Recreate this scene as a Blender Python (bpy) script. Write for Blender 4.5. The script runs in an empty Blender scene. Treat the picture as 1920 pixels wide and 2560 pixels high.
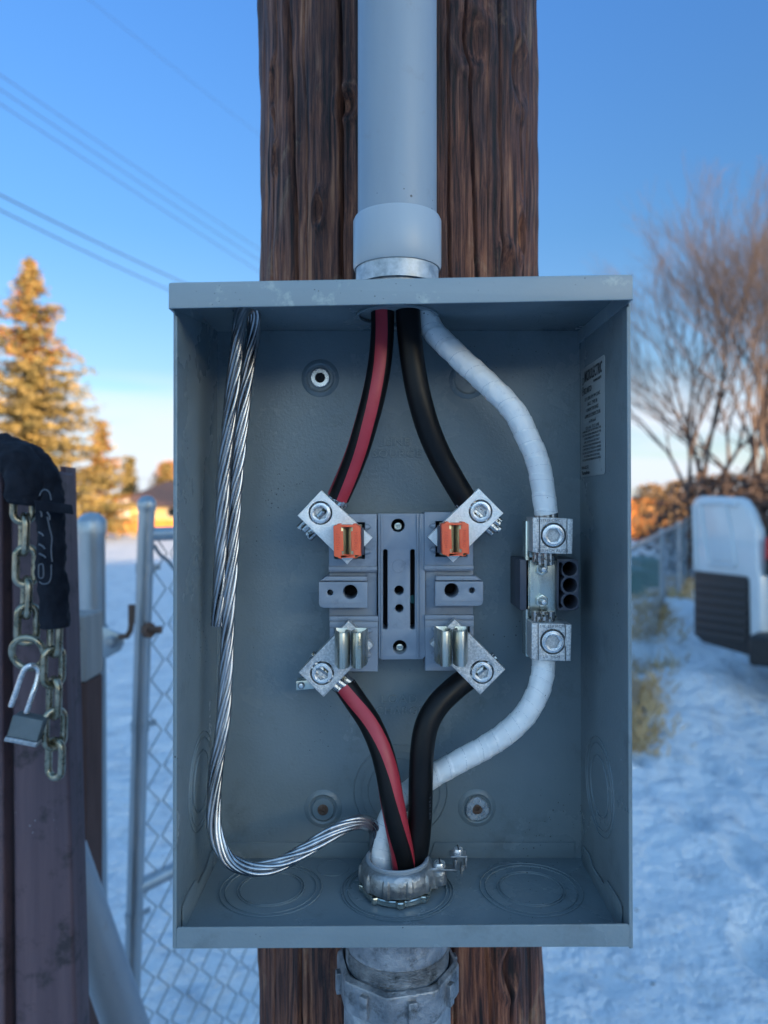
import bpy, bmesh, math, random
import numpy as np
from mathutils import Vector, Matrix, noise
R = math.radians
PI = math.pi
random.seed(7)
sc = bpy.context.scene
COL = sc.collection

# ------------------------------------------------------------------ camera
F, CX, CY, ZC = 1829.0, 960.0, 1262.0, 1.5      # focal length and principal point in photo pixels, eye height
cd = bpy.data.cameras.new('camera'); cam = bpy.data.objects.new('camera', cd); COL.objects.link(cam)
cd.sensor_fit = 'VERTICAL'; cd.sensor_height = 24.0; cd.sensor_width = 18.0
cd.lens = 24.0 * F / 2560
cd.shift_y = (CY - 1280) / 2560
cam.location = (0, 0, ZC); cam.rotation_euler = (R(90), 0, 0)
cd.clip_start = 0.02; cd.clip_end = 3000
cd.dof.use_dof = True; cd.dof.focus_distance = 0.545; cd.dof.aperture_fstop = cd.lens / 4.8
sc.camera = cam

# ------------------------------------------------------------------ world, sun, exposure
SUN_EL, SUN_AZ = R(7), R(140)                    # low winter sun behind the camera's right shoulder (azimuth from +Y, clockwise)
w = bpy.data.worlds.new('World'); sc.world = w; w.use_nodes = True
nt = w.node_tree; nt.nodes.clear()
sky = nt.nodes.new('ShaderNodeTexSky'); sky.sky_type = 'NISHITA'; sky.sun_disc = False
sky.sun_elevation = SUN_EL; sky.sun_rotation = SUN_AZ
sky.air_density = 1.0; sky.dust_density = 0.8; sky.ozone_density = 1.5
gam = nt.nodes.new('ShaderNodeMix'); gam.data_type = 'RGBA'; gam.blend_type = 'MULTIPLY'; gam.inputs[0].default_value = 1
tcw = nt.nodes.new('ShaderNodeTexCoord'); sx = nt.nodes.new('ShaderNodeSeparateXYZ'); nt.links.new(tcw.outputs['Generated'], sx.inputs[0])
def tint_ramp(stops):                             # colour and added brightness of the cold evening sky by elevation
    rw = nt.nodes.new('ShaderNodeValToRGB'); nt.links.new(sx.outputs[2], rw.inputs[0]); el = rw.color_ramp.elements
    el[0].position = 0.0; el[0].color = (*stops[0][1], 1); el[1].position = 1.0; el[1].color = (*stops[-1][1], 1)
    for p_, c_ in stops[1:-1]: e_ = el.new(p_); e_.color = (*c_, 1)
    return rw.outputs[0]
ZE_ = [(.72, (1.15, 1.5, 1.75)), (1.0, (1.2, 1.55, 1.85))]  # overhead sky, out of frame, brightened to light the snow
front_ = tint_ramp([(0.0, (.66, .80, 1.6)), (.05, (.62, .72, 1.10)), (.10, (.52, .60, .82)), (.17, (.42, .51, .69)), (.34, (.33, .53, .78)), (.57, (.34, .62, 1.04))] + ZE_)
back_ = tint_ramp([(0.0, (1.5, 1.5, 1.9)), (.05, (1.5, 1.5, 1.8)), (.10, (1.4, 1.45, 1.7)), (.17, (1.3, 1.4, 1.6)), (.34, (.9, 1.15, 1.35)), (.57, (.8, 1.15, 1.45))] + ZE_)  # sky behind the camera brightened to light the box front
fb_ = nt.nodes.new('ShaderNodeMapRange'); fb_.inputs['From Min'].default_value = -.5; fb_.inputs['From Max'].default_value = .25
nt.links.new(sx.outputs[1], fb_.inputs['Value'])
mxt = nt.nodes.new('ShaderNodeMix'); mxt.data_type = 'RGBA'; nt.links.new(fb_.outputs[0], mxt.inputs[0]); nt.links.new(back_, mxt.inputs[6]); nt.links.new(front_, mxt.inputs[7])
nt.links.new(mxt.outputs[2], gam.inputs[7])
# thin pale cloud bank low over the horizon
cm = nt.nodes.new('ShaderNodeMapping'); cm.inputs['Scale'].default_value = (2.2, 2.2, 16); nt.links.new(tcw.outputs['Generated'], cm.inputs[0])
cn_ = nt.nodes.new('ShaderNodeTexNoise'); cn_.inputs['Scale'].default_value = 1.3; cn_.inputs['Detail'].default_value = 5; nt.links.new(cm.outputs[0], cn_.inputs['Vector'])
cr1 = nt.nodes.new('ShaderNodeMapRange'); cr1.inputs['From Min'].default_value = .34; cr1.inputs['From Max'].default_value = .50; nt.links.new(cn_.outputs['Fac'], cr1.inputs['Value'])
cz = nt.nodes.new('ShaderNodeMapRange'); cz.inputs['From Min'].default_value = .175; cz.inputs['From Max'].default_value = .11; nt.links.new(sx.outputs[2], cz.inputs['Value'])
cz2 = nt.nodes.new('ShaderNodeMath'); cz2.operation = 'MULTIPLY'; nt.links.new(cr1.outputs[0], cz2.inputs[0]); nt.links.new(cz.outputs[0], cz2.inputs[1])
cz3 = nt.nodes.new('ShaderNodeMath'); cz3.operation = 'MULTIPLY'; cz3.inputs[1].default_value = .9; nt.links.new(cz2.outputs[0], cz3.inputs[0])
cl = nt.nodes.new('ShaderNodeMix'); cl.data_type = 'RGBA'; cl.inputs[7].default_value = (2.1, 2.3, 2.6, 1); nt.links.new(cz3.outputs[0], cl.inputs[0])
bg = nt.nodes.new('ShaderNodeBackground'); bg.inputs[1].default_value = 0.15
wo = nt.nodes.new('ShaderNodeOutputWorld')
nt.links.new(sky.outputs[0], gam.inputs[6]); nt.links.new(gam.outputs[2], cl.inputs[6]); nt.links.new(cl.outputs[2], bg.inputs[0]); nt.links.new(bg.outputs[0], wo.inputs[0])
sl = bpy.data.lights.new('sun', 'SUN'); sl.energy = 5.0; sl.angle = R(0.5); sl.color = (1.0, 0.70, 0.40)
sun = bpy.data.objects.new('sun', sl); COL.objects.link(sun)
sd = Vector((math.sin(SUN_AZ) * math.cos(SUN_EL), math.cos(SUN_AZ) * math.cos(SUN_EL), math.sin(SUN_EL)))
sun.rotation_euler = sd.to_track_quat('Z', 'Y').to_euler(); sun.location = (0, -5, 12)
sc.view_settings.view_transform = 'Standard'; sc.view_settings.look = 'None'
sc.view_settings.exposure = 1.5; sc.view_settings.gamma = 1
sc.cycles.use_denoising = True
sc.cycles.max_bounces = 7; sc.cycles.diffuse_bounces = 4; sc.cycles.glossy_bounces = 4
sc.cycles.caustics_reflective = False; sc.cycles.caustics_refractive = False

# ------------------------------------------------------------------ helpers
def P(px, py, Y): return Vector(((px - CX) / F * Y, Y, ZC - (py - CY) / F * Y))
def M(n, Y): return n / F * Y                    # photo pixels to metres at distance Y
def tag(o, label, cat, group=None, kind=None):
    if label: o['label'] = label
    if cat: o['category'] = cat
    if group: o['group'] = group
    if kind: o['kind'] = kind
    return o
def thing(name, label, cat, loc=(0, 0, 0), group=None):
    o = bpy.data.objects.new(name, None); COL.objects.link(o); o.location = loc
    o.empty_display_size = 0.05
    return tag(o, label, cat, group)
def wloc(o):
    v = Vector((0, 0, 0))
    while o is not None: v = v + o.location; o = o.parent
    return v
def cmr(pts, n=8, closed=False):                 # Catmull-Rom through the points
    pts = [Vector(p) for p in pts]; out = []; L = len(pts)
    rng = range(L if closed else L - 1)
    for i in rng:
        if closed: p0, p1, p2, p3 = pts[(i - 1) % L], pts[i], pts[(i + 1) % L], pts[(i + 2) % L]
        else: p0, p1, p2, p3 = pts[max(i - 1, 0)], pts[i], pts[i + 1], pts[min(i + 2, L - 1)]
        for k in range(n):
            t = k / n
            out.append(0.5 * ((2 * p1) + (p2 - p0) * t + (2 * p0 - 5 * p1 + 4 * p2 - p3) * t * t + (3 * p1 - p0 - 3 * p2 + p3) * t ** 3))
    if not closed: out.append(pts[-1])
    return out
def frames(path, closed=False, ref=Vector((0, -1, 0.01))):
    n = len(path); T = []
    for i in range(n):
        if closed: t = path[(i + 1) % n] - path[(i - 1) % n]
        else: t = path[min(i + 1, n - 1)] - path[max(i - 1, 0)]
        T.append(t.normalized())
    a = ref - T[0] * ref.dot(T[0])
    if a.length < 1e-3: a = Vector((1, 0, 0)) - T[0] * T[0].x
    a.normalize(); out = []
    for i in range(n):
        a = a - T[i] * a.dot(T[i]); a.normalize()
        out.append((T[i], a.copy(), T[i].cross(a)))
    return out
FRONT = lambda y0: (lambda u, v, w: (u, y0 - w, v))       # u right, v up, w towards the camera
UP = lambda z0: (lambda u, v, w: (u, v, z0 + w))
SIDE = lambda x0, s: (lambda u, v, w: (x0 + s * w, u, v))
def circ(cx, cy, r, n=32, ph=0.0): return [(cx + r * math.cos(ph + 2 * PI * k / n), cy + r * math.sin(ph + 2 * PI * k / n)) for k in range(n)]
def rect(x0, y0, x1, y1, r=0, n=4):
    if r <= 0: return [(x0, y0), (x1, y0), (x1, y1), (x0, y1)]
    o = []
    for cx, cy, a in ((x1 - r, y0 + r, -90), (x1 - r, y1 - r, 0), (x0 + r, y1 - r, 90), (x0 + r, y0 + r, 180)):
        for k in range(n + 1): o.append((cx + r * math.cos(R(a + 90 * k / n)), cy + r * math.sin(R(a + 90 * k / n))))
    return o
def pl(pts, Y):                                   # photo pixels -> (x, z) at distance Y
    return [((a - CX) / F * Y, ZC - (b - CY) / F * Y) for a, b in pts]
def curve_mesh(cu):
    ob = bpy.data.objects.new('tmp', cu); COL.objects.link(ob)
    dg = bpy.context.evaluated_depsgraph_get(); dg.update()
    me = bpy.data.meshes.new_from_object(ob.evaluated_get(dg))
    v = [tuple(a.co) for a in me.vertices]; f = [tuple(p.vertices) for p in me.polygons]
    bpy.data.objects.remove(ob); bpy.data.curves.remove(cu); bpy.data.meshes.remove(me)
    return v, f
XF = [None]
class MB:
    def __init__(s): s.v = []; s.f = []; s.m = []
    def add(s, vs, fs, mi=0):
        o = len(s.v); s.v += [tuple(a) for a in vs]; s.f += [tuple(i + o for i in f) for f in fs]; s.m += [mi] * len(fs); return s
    def box(s, x0, x1, y0, y1, z0, z1, mi=0):
        return s.add([(x, y, z) for x in (x0, x1) for y in (y0, y1) for z in (z0, z1)],
                     [(0, 1, 3, 2), (4, 6, 7, 5), (0, 4, 5, 1), (2, 3, 7, 6), (0, 2, 6, 4), (1, 5, 7, 3)], mi)
    def hexa(s, f4, b4, mi=0):                    # four front and four back corners
        return s.add(list(f4) + list(b4), [(0, 1, 2, 3), (7, 6, 5, 4), (0, 4, 5, 1), (1, 5, 6, 2), (2, 6, 7, 3), (3, 7, 4, 0)], mi)
    def obox(s, c, ax, ay, az, mi=0):             # centre and three half-axis vectors
        c = Vector(c); ax, ay, az = Vector(ax), Vector(ay), Vector(az)
        return s.add([c + ax * i + ay * j + az * k for i in (-1, 1) for j in (-1, 1) for k in (-1, 1)],
                     [(0, 1, 3, 2), (4, 6, 7, 5), (0, 4, 5, 1), (2, 3, 7, 6), (0, 2, 6, 4), (1, 5, 7, 3)], mi)
    def plate(s, loops, mp, th, bev=0.0, res=1, mi=0):   # w runs from -th to 0
        if bev > th * 0.45: bev = th * 0.45
        cu = bpy.data.curves.new('c', 'CURVE'); cu.dimensions = '2D'; cu.fill_mode = 'BOTH'
        cu.extrude = th / 2 - bev; cu.bevel_depth = bev; cu.offset = -bev; cu.bevel_resolution = res
        for L in loops:
            sp = cu.splines.new('POLY'); sp.points.add(len(L) - 1)
            for p, q in zip(sp.points, L): p.co = (q[0], q[1], 0, 1)
            sp.use_cyclic_u = True
        v, f = curve_mesh(cu)
        return s.add([mp(a[0], a[1], a[2] - th / 2) for a in v], f, mi)
    def text(s, t, size, mp, ext=0.0002, ang=0.0, pos=(0, 0), ax='CENTER', shear=0.0, sx=1.0, mi=0, space=1.0, bold=0.0):
        cu = bpy.data.curves.new('t', 'FONT'); cu.body = t; cu.size = size; cu.align_x = ax; cu.align_y = 'CENTER'
        cu.extrude = ext / 2; cu.shear = shear; cu.resolution_u = 2; cu.space_character = space; cu.offset = bold
        v, f = curve_mesh(cu); c, n = math.cos(ang), math.sin(ang)
        return s.add([mp(pos[0] + (a[0] * sx) * c - a[1] * n, pos[1] + (a[0] * sx) * n + a[1] * c, a[2] + ext / 2) for a in v], f, mi)
    def tube(s, path, r, seg=16, closed=False, cap=True, twist=0.0, mfn=None, mi=0, rfn=None, sxy=(1, 1), ref=Vector((0, -1, 0.01))):
        fr = frames(path, closed, ref); n = len(path); o = len(s.v); L = 0.0
        for i, p in enumerate(path):
            if i: L += (path[i] - path[i - 1]).length
            rr = r if not isinstance(r, (list, tuple)) else r[i]
            t, a, b = fr[i]
            for k in range(seg):
                th = 2 * PI * k / seg + twist * L
                q = rr if rfn is None else rr + rfn(L, 2 * PI * k / seg)
                s.v.append(tuple(p + a * math.cos(th) * q * sxy[0] + b * math.sin(th) * q * sxy[1]))
        for i in range(n if closed else n - 1):
            j = (i + 1) % n
            for k in range(seg):
                k2 = (k + 1) % seg
                s.f.append((o + i * seg + k, o + j * seg + k, o + j * seg + k2, o + i * seg + k2))
                s.m.append(mi if mfn is None else mfn(i, (k + .5) / seg))
        if cap and not closed:
            s.f.append(tuple(o + k for k in range(seg))); s.m.append(mi)
            s.f.append(tuple(o + (n - 1) * seg + k for k in reversed(range(seg)))); s.m.append(mi)
        return s
    def lathe(s, prof, c, mp=None, seg=40, mi=0, rfn=None, close=True):   # prof: (radius, height) ; default axis +Z through c
        o = len(s.v); c = Vector(c)
        if mp is None: mp = lambda u, v, w: (u, v, w)
        for (r, h) in prof:
            for k in range(seg):
                a = 2 * PI * k / seg; rr = r if rfn is None else rfn(r, h, a)
                s.v.append(tuple(c + Vector(mp(rr * math.cos(a), rr * math.sin(a), h))))
        for i in range(len(prof) - 1):
            for k in range(seg):
                k2 = (k + 1) % seg
                s.f.append((o + i * seg + k, o + i * seg + k2, o + (i + 1) * seg + k2, o + (i + 1) * seg + k)); s.m.append(mi)
        if close:
            s.f.append(tuple(o + k for k in reversed(range(seg)))); s.m.append(mi)
            s.f.append(tuple(o + (len(prof) - 1) * seg + k for k in range(seg))); s.m.append(mi)
        return s
    def build(s, name, mats, parent=None, smooth=35, label=None, bevel=0.0, clean=True):
        if not isinstance(mats, (list, tuple)): mats = [mats]
        if XF[0]: s.v = [tuple(XF[0](q)) for q in s.v]
        a = np.array(s.v, dtype=float)
        if parent is not None: base = wloc(parent)
        else: base = Vector(((a[:, 0].min() + a[:, 0].max()) / 2, (a[:, 1].min() + a[:, 1].max()) / 2, a[:, 2].min()))
        a = a - np.array(base)
        me = bpy.data.meshes.new(name); me.from_pydata(a.tolist(), [], s.f)
        for m in mats: me.materials.append(m)
        if len(mats) > 1: me.polygons.foreach_set('material_index', s.m)
        me.update()
        if clean and len(s.v) < 60000:
            bm = bmesh.new(); bm.from_mesh(me)
            bmesh.ops.remove_doubles(bm, verts=bm.verts, dist=2e-6)
            bmesh.ops.recalc_face_normals(bm, faces=bm.faces); bm.to_mesh(me); bm.free()
        if smooth is not None:
            me.polygons.foreach_set('use_smooth', [True] * len(me.polygons))
            if smooth < 180: me.set_sharp_from_angle(angle=R(smooth))
        ob = bpy.data.objects.new(name, me); COL.objects.link(ob)
        if parent is not None: ob.parent = parent
        else: ob.location = base
        if label: ob['label'] = label
        if bevel > 0:
            b = ob.modifiers.new('bevel', 'BEVEL'); b.width = bevel; b.segments = 2; b.limit_method = 'ANGLE'; b.angle_limit = R(40)
        return ob

# ------------------------------------------------------------------ materials
def mat(name, c1, c2=None, rough=0.5, metal=0.0, scale=(5, 5, 5), bump=0.0, bscale=200.0, bdist=0.0005, detail=6, specks=None,
        rvar=0.0, c3=None, scale3=30.0, lo=0.35, hi=0.65, lo3=0.55, hi3=0.7, coat=0.0, spec=0.5, bstretch=(1, 1, 1), speck_scale=260.0, speck_th=0.075):
    m = bpy.data.materials.new(name); m.use_nodes = True; n = m.node_tree; N = n.nodes; L = n.links
    b = N['Principled BSDF']; tc = N.new('ShaderNodeTexCoord')
    b.inputs['Roughness'].default_value = rough; b.inputs['Metallic'].default_value = metal
    b.inputs['Coat Weight'].default_value = coat; b.inputs['Specular IOR Level'].default_value = spec
    def nz(sca, sc_vec=(1, 1, 1), det=6, rg=0.6):
        mp = N.new('ShaderNodeMapping'); mp.inputs['Scale'].default_value = [sca * q for q in sc_vec]
        L.new(tc.outputs['Object'], mp.inputs[0]); t = N.new('ShaderNodeTexNoise'); t.inputs['Scale'].default_value = 1
        t.inputs['Detail'].default_value = det; t.inputs['Roughness'].default_value = rg; L.new(mp.outputs[0], t.inputs['Vector']); return t
    def ramp(src, a, z):
        r = N.new('ShaderNodeMapRange'); r.inputs['From Min'].default_value = a; r.inputs['From Max'].default_value = z
        L.new(src, r.inputs['Value']); return r.outputs[0]
    def mix(f, a, z):
        x = N.new('ShaderNodeMix'); x.data_type = 'RGBA'
        L.new(f, x.inputs[0])
        for i, q in ((6, a), (7, z)):
            if hasattr(q, 'links') or not isinstance(q, tuple): L.new(q, x.inputs[i])
            else: x.inputs[i].default_value = (*q, 1)
        return x.outputs[2]
    cur = None
    if c2 is not None:
        t = nz(1.0, scale, detail); cur = mix(ramp(t.outputs['Fac'], lo, hi), tuple(c1), tuple(c2))
        if rvar:
            rr = N.new('ShaderNodeMapRange'); rr.inputs['From Min'].default_value = .3; rr.inputs['From Max'].default_value = .7
            rr.inputs['To Min'].default_value = rough - rvar; rr.inputs['To Max'].default_value = rough + rvar
            L.new(t.outputs['Fac'], rr.inputs['Value']); L.new(rr.outputs[0], b.inputs['Roughness'])
    if c3 is not None:
        t = nz(scale3, (1, 1, 1), 8, 0.7); cur = mix(ramp(t.outputs['Fac'], lo3, hi3), cur if cur is not None else tuple(c1), tuple(c3))
    if specks is not None:
        vo = N.new('ShaderNodeTexVoronoi'); vo.inputs['Scale'].default_value = speck_scale; L.new(tc.outputs['Object'], vo.inputs['Vector'])
        t = nz(14.0, (1, 1, 1), 3)
        th = N.new('ShaderNodeMapRange'); th.inputs['From Min'].default_value = .45; th.inputs['From Max'].default_value = .75
        th.inputs['To Min'].default_value = 0.0; th.inputs['To Max'].default_value = speck_th * 2.4; L.new(t.outputs['Fac'], th.inputs['Value'])
        lt = N.new('ShaderNodeMath'); lt.operation = 'LESS_THAN'; L.new(vo.outputs['Distance'], lt.inputs[0]); L.new(th.outputs[0], lt.inputs[1])
        cur = mix(lt.outputs[0], cur if cur is not None else tuple(c1), tuple(specks))
    if cur is None: b.inputs['Base Color'].default_value = (*c1, 1)
    else: L.new(cur, b.inputs['Base Color'])
    if bump:
        t = nz(bscale, bstretch, 5); bp = N.new('ShaderNodeBump'); bp.inputs['Strength'].default_value = bump; bp.inputs['Distance'].default_value = bdist
        L.new(t.outputs['Fac'], bp.inputs['Height']); L.new(bp.outputs[0], b.inputs['Normal'])
    return m
m_paint = mat('grey_paint', (.178, .225, .25), (.205, .255, .282), .25, 0, (9, 9, 9), .55, 420, .0005, specks=(.03, .035, .04), rvar=.07, c3=(.145, .178, .195), scale3=20, lo3=.55, hi3=.72)
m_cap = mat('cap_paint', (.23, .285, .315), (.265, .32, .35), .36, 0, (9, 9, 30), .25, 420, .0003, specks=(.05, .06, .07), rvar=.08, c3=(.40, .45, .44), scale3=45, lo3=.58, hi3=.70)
m_pvc = mat('grey_pvc', (.25, .29, .34), (.30, .345, .39), .38, 0, (14, 14, 2), .15, 160, .0003, c3=(.26, .28, .30), scale3=34, lo3=.58, hi3=.74, specks=(.08, .08, .08), speck_scale=120)
m_pvc2 = mat('grey_pvc_socket', (.36, .40, .45), (.40, .45, .49), .33, 0, (14, 14, 2), .1, 160, .0003)
m_cast = mat('cast_zinc', (.26, .28, .30), (.48, .50, .52), .40, .85, (70, 70, 70), .8, 300, .0010, rvar=.12, c3=(.14, .15, .15), scale3=90, lo3=.55, hi3=.72)
m_galv = mat('hub_galvanised', (.30, .32, .34), (.58, .60, .62), .48, .7, (130, 130, 130), .3, 150, .0005, rvar=.12)
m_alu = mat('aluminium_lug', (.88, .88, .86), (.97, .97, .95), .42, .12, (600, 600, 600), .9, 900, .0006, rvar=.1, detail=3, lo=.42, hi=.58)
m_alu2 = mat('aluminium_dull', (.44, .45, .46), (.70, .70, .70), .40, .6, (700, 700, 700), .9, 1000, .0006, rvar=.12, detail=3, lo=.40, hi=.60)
m_screw = mat('socket_screw_metal', (.62, .64, .66), (.8, .82, .84), .28, .75, (200, 200, 200), .2, 500, .0003, rvar=.08)
m_strand = mat('aluminium_strand', (.26, .27, .29), (.62, .63, .65), .30, 1.0, (70, 70, 14), .4, 300, .0004, rvar=.1)
m_strand2 = mat('greased_strand', (.28, .29, .30), (.66, .67, .68), .24, .95, (260, 260, 260), .4, 600, .0006, rvar=.1, c3=(.05, .05, .035), scale3=260, lo3=.5, hi3=.6)
m_zinc = mat('zinc_steel', (.50, .53, .50), (.68, .70, .62), .26, .95, (70, 70, 10), .15, 400, .0003, rvar=.1)
m_jaw = mat('tinned_spring', (.42, .42, .34), (.60, .62, .60), .30, .92, (120, 120, 14), .25, 500, .0004, rvar=.1)
m_jawy = mat('yellow_spring', (.52, .46, .28), (.66, .58, .36), .38, .7, (120, 120, 14), .2, 500, .0004, rvar=.1, c3=(.03, .03, .03), scale3=300, lo3=.62, hi3=.66)
m_plas = mat('grey_plastic', (.225, .265, .325), (.27, .31, .37), .42, 0, (30, 30, 30), .15, 700, .0002, c3=(.17, .20, .25), scale3=60)
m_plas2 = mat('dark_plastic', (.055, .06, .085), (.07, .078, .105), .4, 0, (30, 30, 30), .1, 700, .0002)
m_hole = mat('black_recess', (.008, .008, .01), rough=.7)  # near black painted in for the shade inside holes and slots; also nail heads
m_cast2 = mat('dark_cast_metal', (.20, .21, .225), (.40, .41, .43), .42, .7, (60, 60, 60), .9, 260, .0012, rvar=.12, c3=(.05, .055, .055), scale3=80, lo3=.52, hi3=.7)
m_orange = mat('orange_plastic', (.90, .12, .045), (.94, .15, .055), .42, 0, (60, 60, 60), .1, 500, .0002)
m_orange2 = mat('orange_plastic_lettering', (.55, .055, .03), rough=.45)
m_black = mat('black_insulation', (.0035, .0035, .004), (.007, .007, .008), .42, 0, (40, 40, 40), .2, 240, .0003, spec=.28, rvar=.08, specks=(.25, .26, .28), speck_scale=500, speck_th=.04)
m_red = mat('red_insulation', (.40, .028, .045), (.46, .04, .06), .42, 0, (40, 40, 40), .2, 240, .0003, specks=(.06, .01, .015), speck_scale=300)
m_white = mat('white_tape', (.80, .81, .81), (.88, .89, .89), .38, 0, (30, 30, 30), .45, 160, .0012, rvar=.08, c3=(.50, .54, .58), scale3=80, lo3=.62, hi3=.78, bstretch=(1, 1, .5), specks=(.12, .12, .12), speck_scale=200)
m_seam_shade = mat('tape_seam_shade', (.58, .61, .64), rough=.5)  # darker line at tape overlaps, painted in as their edge shading
m_stk = mat('label_vinyl', (.33, .36, .37), (.37, .40, .41), .4, 0)
m_ink = mat('black_ink', (.03, .035, .045), rough=.5)
m_rust = mat('rusty_steel', (.10, .05, .03), (.17, .11, .085), .7, .3, (300, 300, 300), .3, 600, .0004)
m_fence = mat('galvanised_tube', (.30, .34, .37), (.42, .46, .49), .34, .75, (20, 20, 4), .2, 80, .0006, rvar=.1)
m_mesh = mat('galvanised_wire', (.22, .26, .28), (.30, .34, .36), .45, .7, (30, 30, 30))
m_brown = mat('painted_board', (.085, .055, .07), (.13, .085, .10), .62, 0, (60, 60, 3), 1.0, 40, .003, c3=(.035, .025, .03), scale3=26, lo3=.52, hi3=.66, specks=(.35, .36, .40), speck_scale=90, speck_th=.03, bstretch=(1, 1, .06))
m_grayw = mat('weathered_wood', (.22, .21, .20), (.32, .30, .28), .8, 0, (60, 60, 3), .5, 60, .002, bstretch=(1, 1, .08))
m_rot = mat('rusted_strip', (.06, .025, .02), (.10, .05, .04), .8, 0, (30, 30, 6), .4, 60, .002)
m_fab = mat('black_fabric', (.006, .008, .014), (.014, .017, .026), .85, 0, (60, 60, 60), .6, 500, .0006, spec=.2)
m_chain = mat('yellow_zinc_chain', (.20, .185, .13), (.44, .41, .32), .30, .9, (90, 90, 90), .3, 300, .0005, rvar=.1)
m_lockb = mat('padlock_body', (.13, .16, .17), (.17, .20, .21), .5, .3, (60, 400, 60), .3, 300, .0004)
m_emb = mat('pale_print', (.09, .105, .13), rough=.5)
m_snow = mat('snow', (.80, .82, .84), (.70, .735, .78), .75, 0, (3.4, 3.4, 3.4), 1.0, 7, .14, c3=(.46, .49, .54), scale3=6, lo3=.52, hi3=.72, specks=(.16, .12, .09), speck_scale=12, speck_th=.06, spec=.3)
m_needle = mat('spruce_needles', (.09, .085, .035), (.38, .27, .10), .8, 0, (1.6, 1.6, 1.6), spec=.2)
m_cone = mat('spruce_cones', (.40, .15, .04), (.32, .12, .03), .8, 0, (3, 3, 3), spec=.2)
m_bark = mat('bark', (.09, .065, .055), (.15, .105, .085), .85, 0, (6, 6, 2))
m_thick = mat('thicket_twigs', (.06, .04, .035), (.10, .065, .05), .85, 0, (3, 3, 3))
m_twig = mat('twigs', (.11, .085, .078), (.19, .135, .105), .85, 0, (3, 3, 3))
m_seed = mat('dry_seed_bunches', (.24, .13, .07), (.18, .10, .05), .85, 0, (3, 3, 3))
m_oleaf = mat('dry_orange_leaves', (.55, .24, .08), (.36, .18, .06), .85, 0, (3, 3, 3))
m_hedge = mat('brown_hedge_leaves', (.36, .20, .09), (.20, .14, .06), .85, 0, (3, 3, 3))
m_wallY = mat('yellow_stucco', (.78, .56, .24), (.82, .62, .28), .85, 0, (3, 3, 3))
m_wallO = mat('orange_boards', (.72, .26, .05), (.58, .19, .04), .8, 0, (6, 6, 1))
m_roof = mat('brown_shingles', (.20, .10, .075), (.26, .14, .10), .85, 0, (6, 6, 6))
m_wallP = mat('pale_siding', (.56, .46, .40), (.62, .52, .46), .8, 0, (3, 3, 3))
m_glass = mat('dark_glass', (.02, .025, .03), rough=.08)
m_van = mat('white_car_paint', (.66, .70, .72), (.60, .64, .66), .25, 0, (3, 3, 3), coat=.4)
m_vblk = mat('black_trim', (.010, .011, .014), (.018, .019, .022), .55, 0, (20, 20, 20))
m_rib = mat('dark_grey_rib', (.028, .03, .034), rough=.5)
m_tail = mat('red_tail_lamp', (.5, .02, .02), rough=.2)
m_rubber = mat('tyre_rubber', (.015, .015, .016), rough=.8)
m_bin = mat('green_bin_plastic', (.025, .10, .085), (.035, .13, .11), .5, 0, (6, 6, 6))
m_grass = mat('dry_grass', (.60, .42, .22), (.40, .27, .13), .85, 0, (4, 4, 4))
m_wire = mat('overhead_cable', (.02, .025, .03), rough=.6)
m_teal = mat('teal_plastic', (.10, .42, .45), rough=.5)

# ================================================================== GROUND
FP = [(random.uniform(1.1, 3.8), random.uniform(2.2, 7.2), random.uniform(-.6, .6)) for _ in range(34)]
def snow_h(x, y):
    h = 0.05 * noise.noise(Vector((x * .35, y * .35, 0))) + 0.022 * noise.noise(Vector((x * 1.5, y * 1.5, 3)))
    if abs(x) < 12 and -2 < y < 16:
        h += 0.030 * noise.noise(Vector((x * 4, y * 4, 7))) + 0.022 * noise.noise(Vector((x * 12, y * 12, 9)))
        r = noise.noise(Vector((x * 2.2 + 5, y * 2.2, 11)))
        if x > .4: h -= 0.05 * max(0, r - .12)
    if .9 < x < 4.2 and 1.6 < y < 8:
        for (fx, fy, fa) in FP:
            dx, dy = x - fx, y - fy; u_ = dx * math.cos(fa) + dy * math.sin(fa); v_ = -dx * math.sin(fa) + dy * math.cos(fa)
            q = (u_ / .06) ** 2 + (v_ / .15) ** 2
            if q < 6: h += -.05 * math.exp(-q * q * .6) + .014 * math.exp(-(math.sqrt(q) - 1.45) ** 2 * 6)
    for (mx, my, mr, mh) in ((2.75, 7.6, .55, .30), (3.3, 8.6, .8, .42), (2.2, 6.9, .5, .10), (2.5, 5.7, .45, .20), (3.0, 6.2, .4, .14), (2.0, 4.9, .30, .08)):
        d = ((x - mx) ** 2 + (y - my) ** 2) / mr ** 2
        if d < 6: h += mh * math.exp(-d)
    return h
def build_ground():
    n = 540
    t = np.linspace(-1, 1, n)
    xs = 1.5 + 1.2 * np.sinh(t * 7)
    ys = 3.2 + 1.2 * np.sinh(t * 7)
    v = []
    for y in ys:
        for x in xs: v.append((x, y, snow_h(x, y)))
    f = [(j * n + i, j * n + i + 1, (j + 1) * n + i + 1, (j + 1) * n + i) for j in range(n - 1) for i in range(n - 1)]
    b = MB(); b.v = v; b.f = f; b.m = [0] * len(f)
    o = b.build('snow_ground', m_snow, None, 180, clean=False)
    tag(o, 'snow covered ground with small clods and footprints stretching to the far houses', None, kind='structure')
build_ground()

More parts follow.
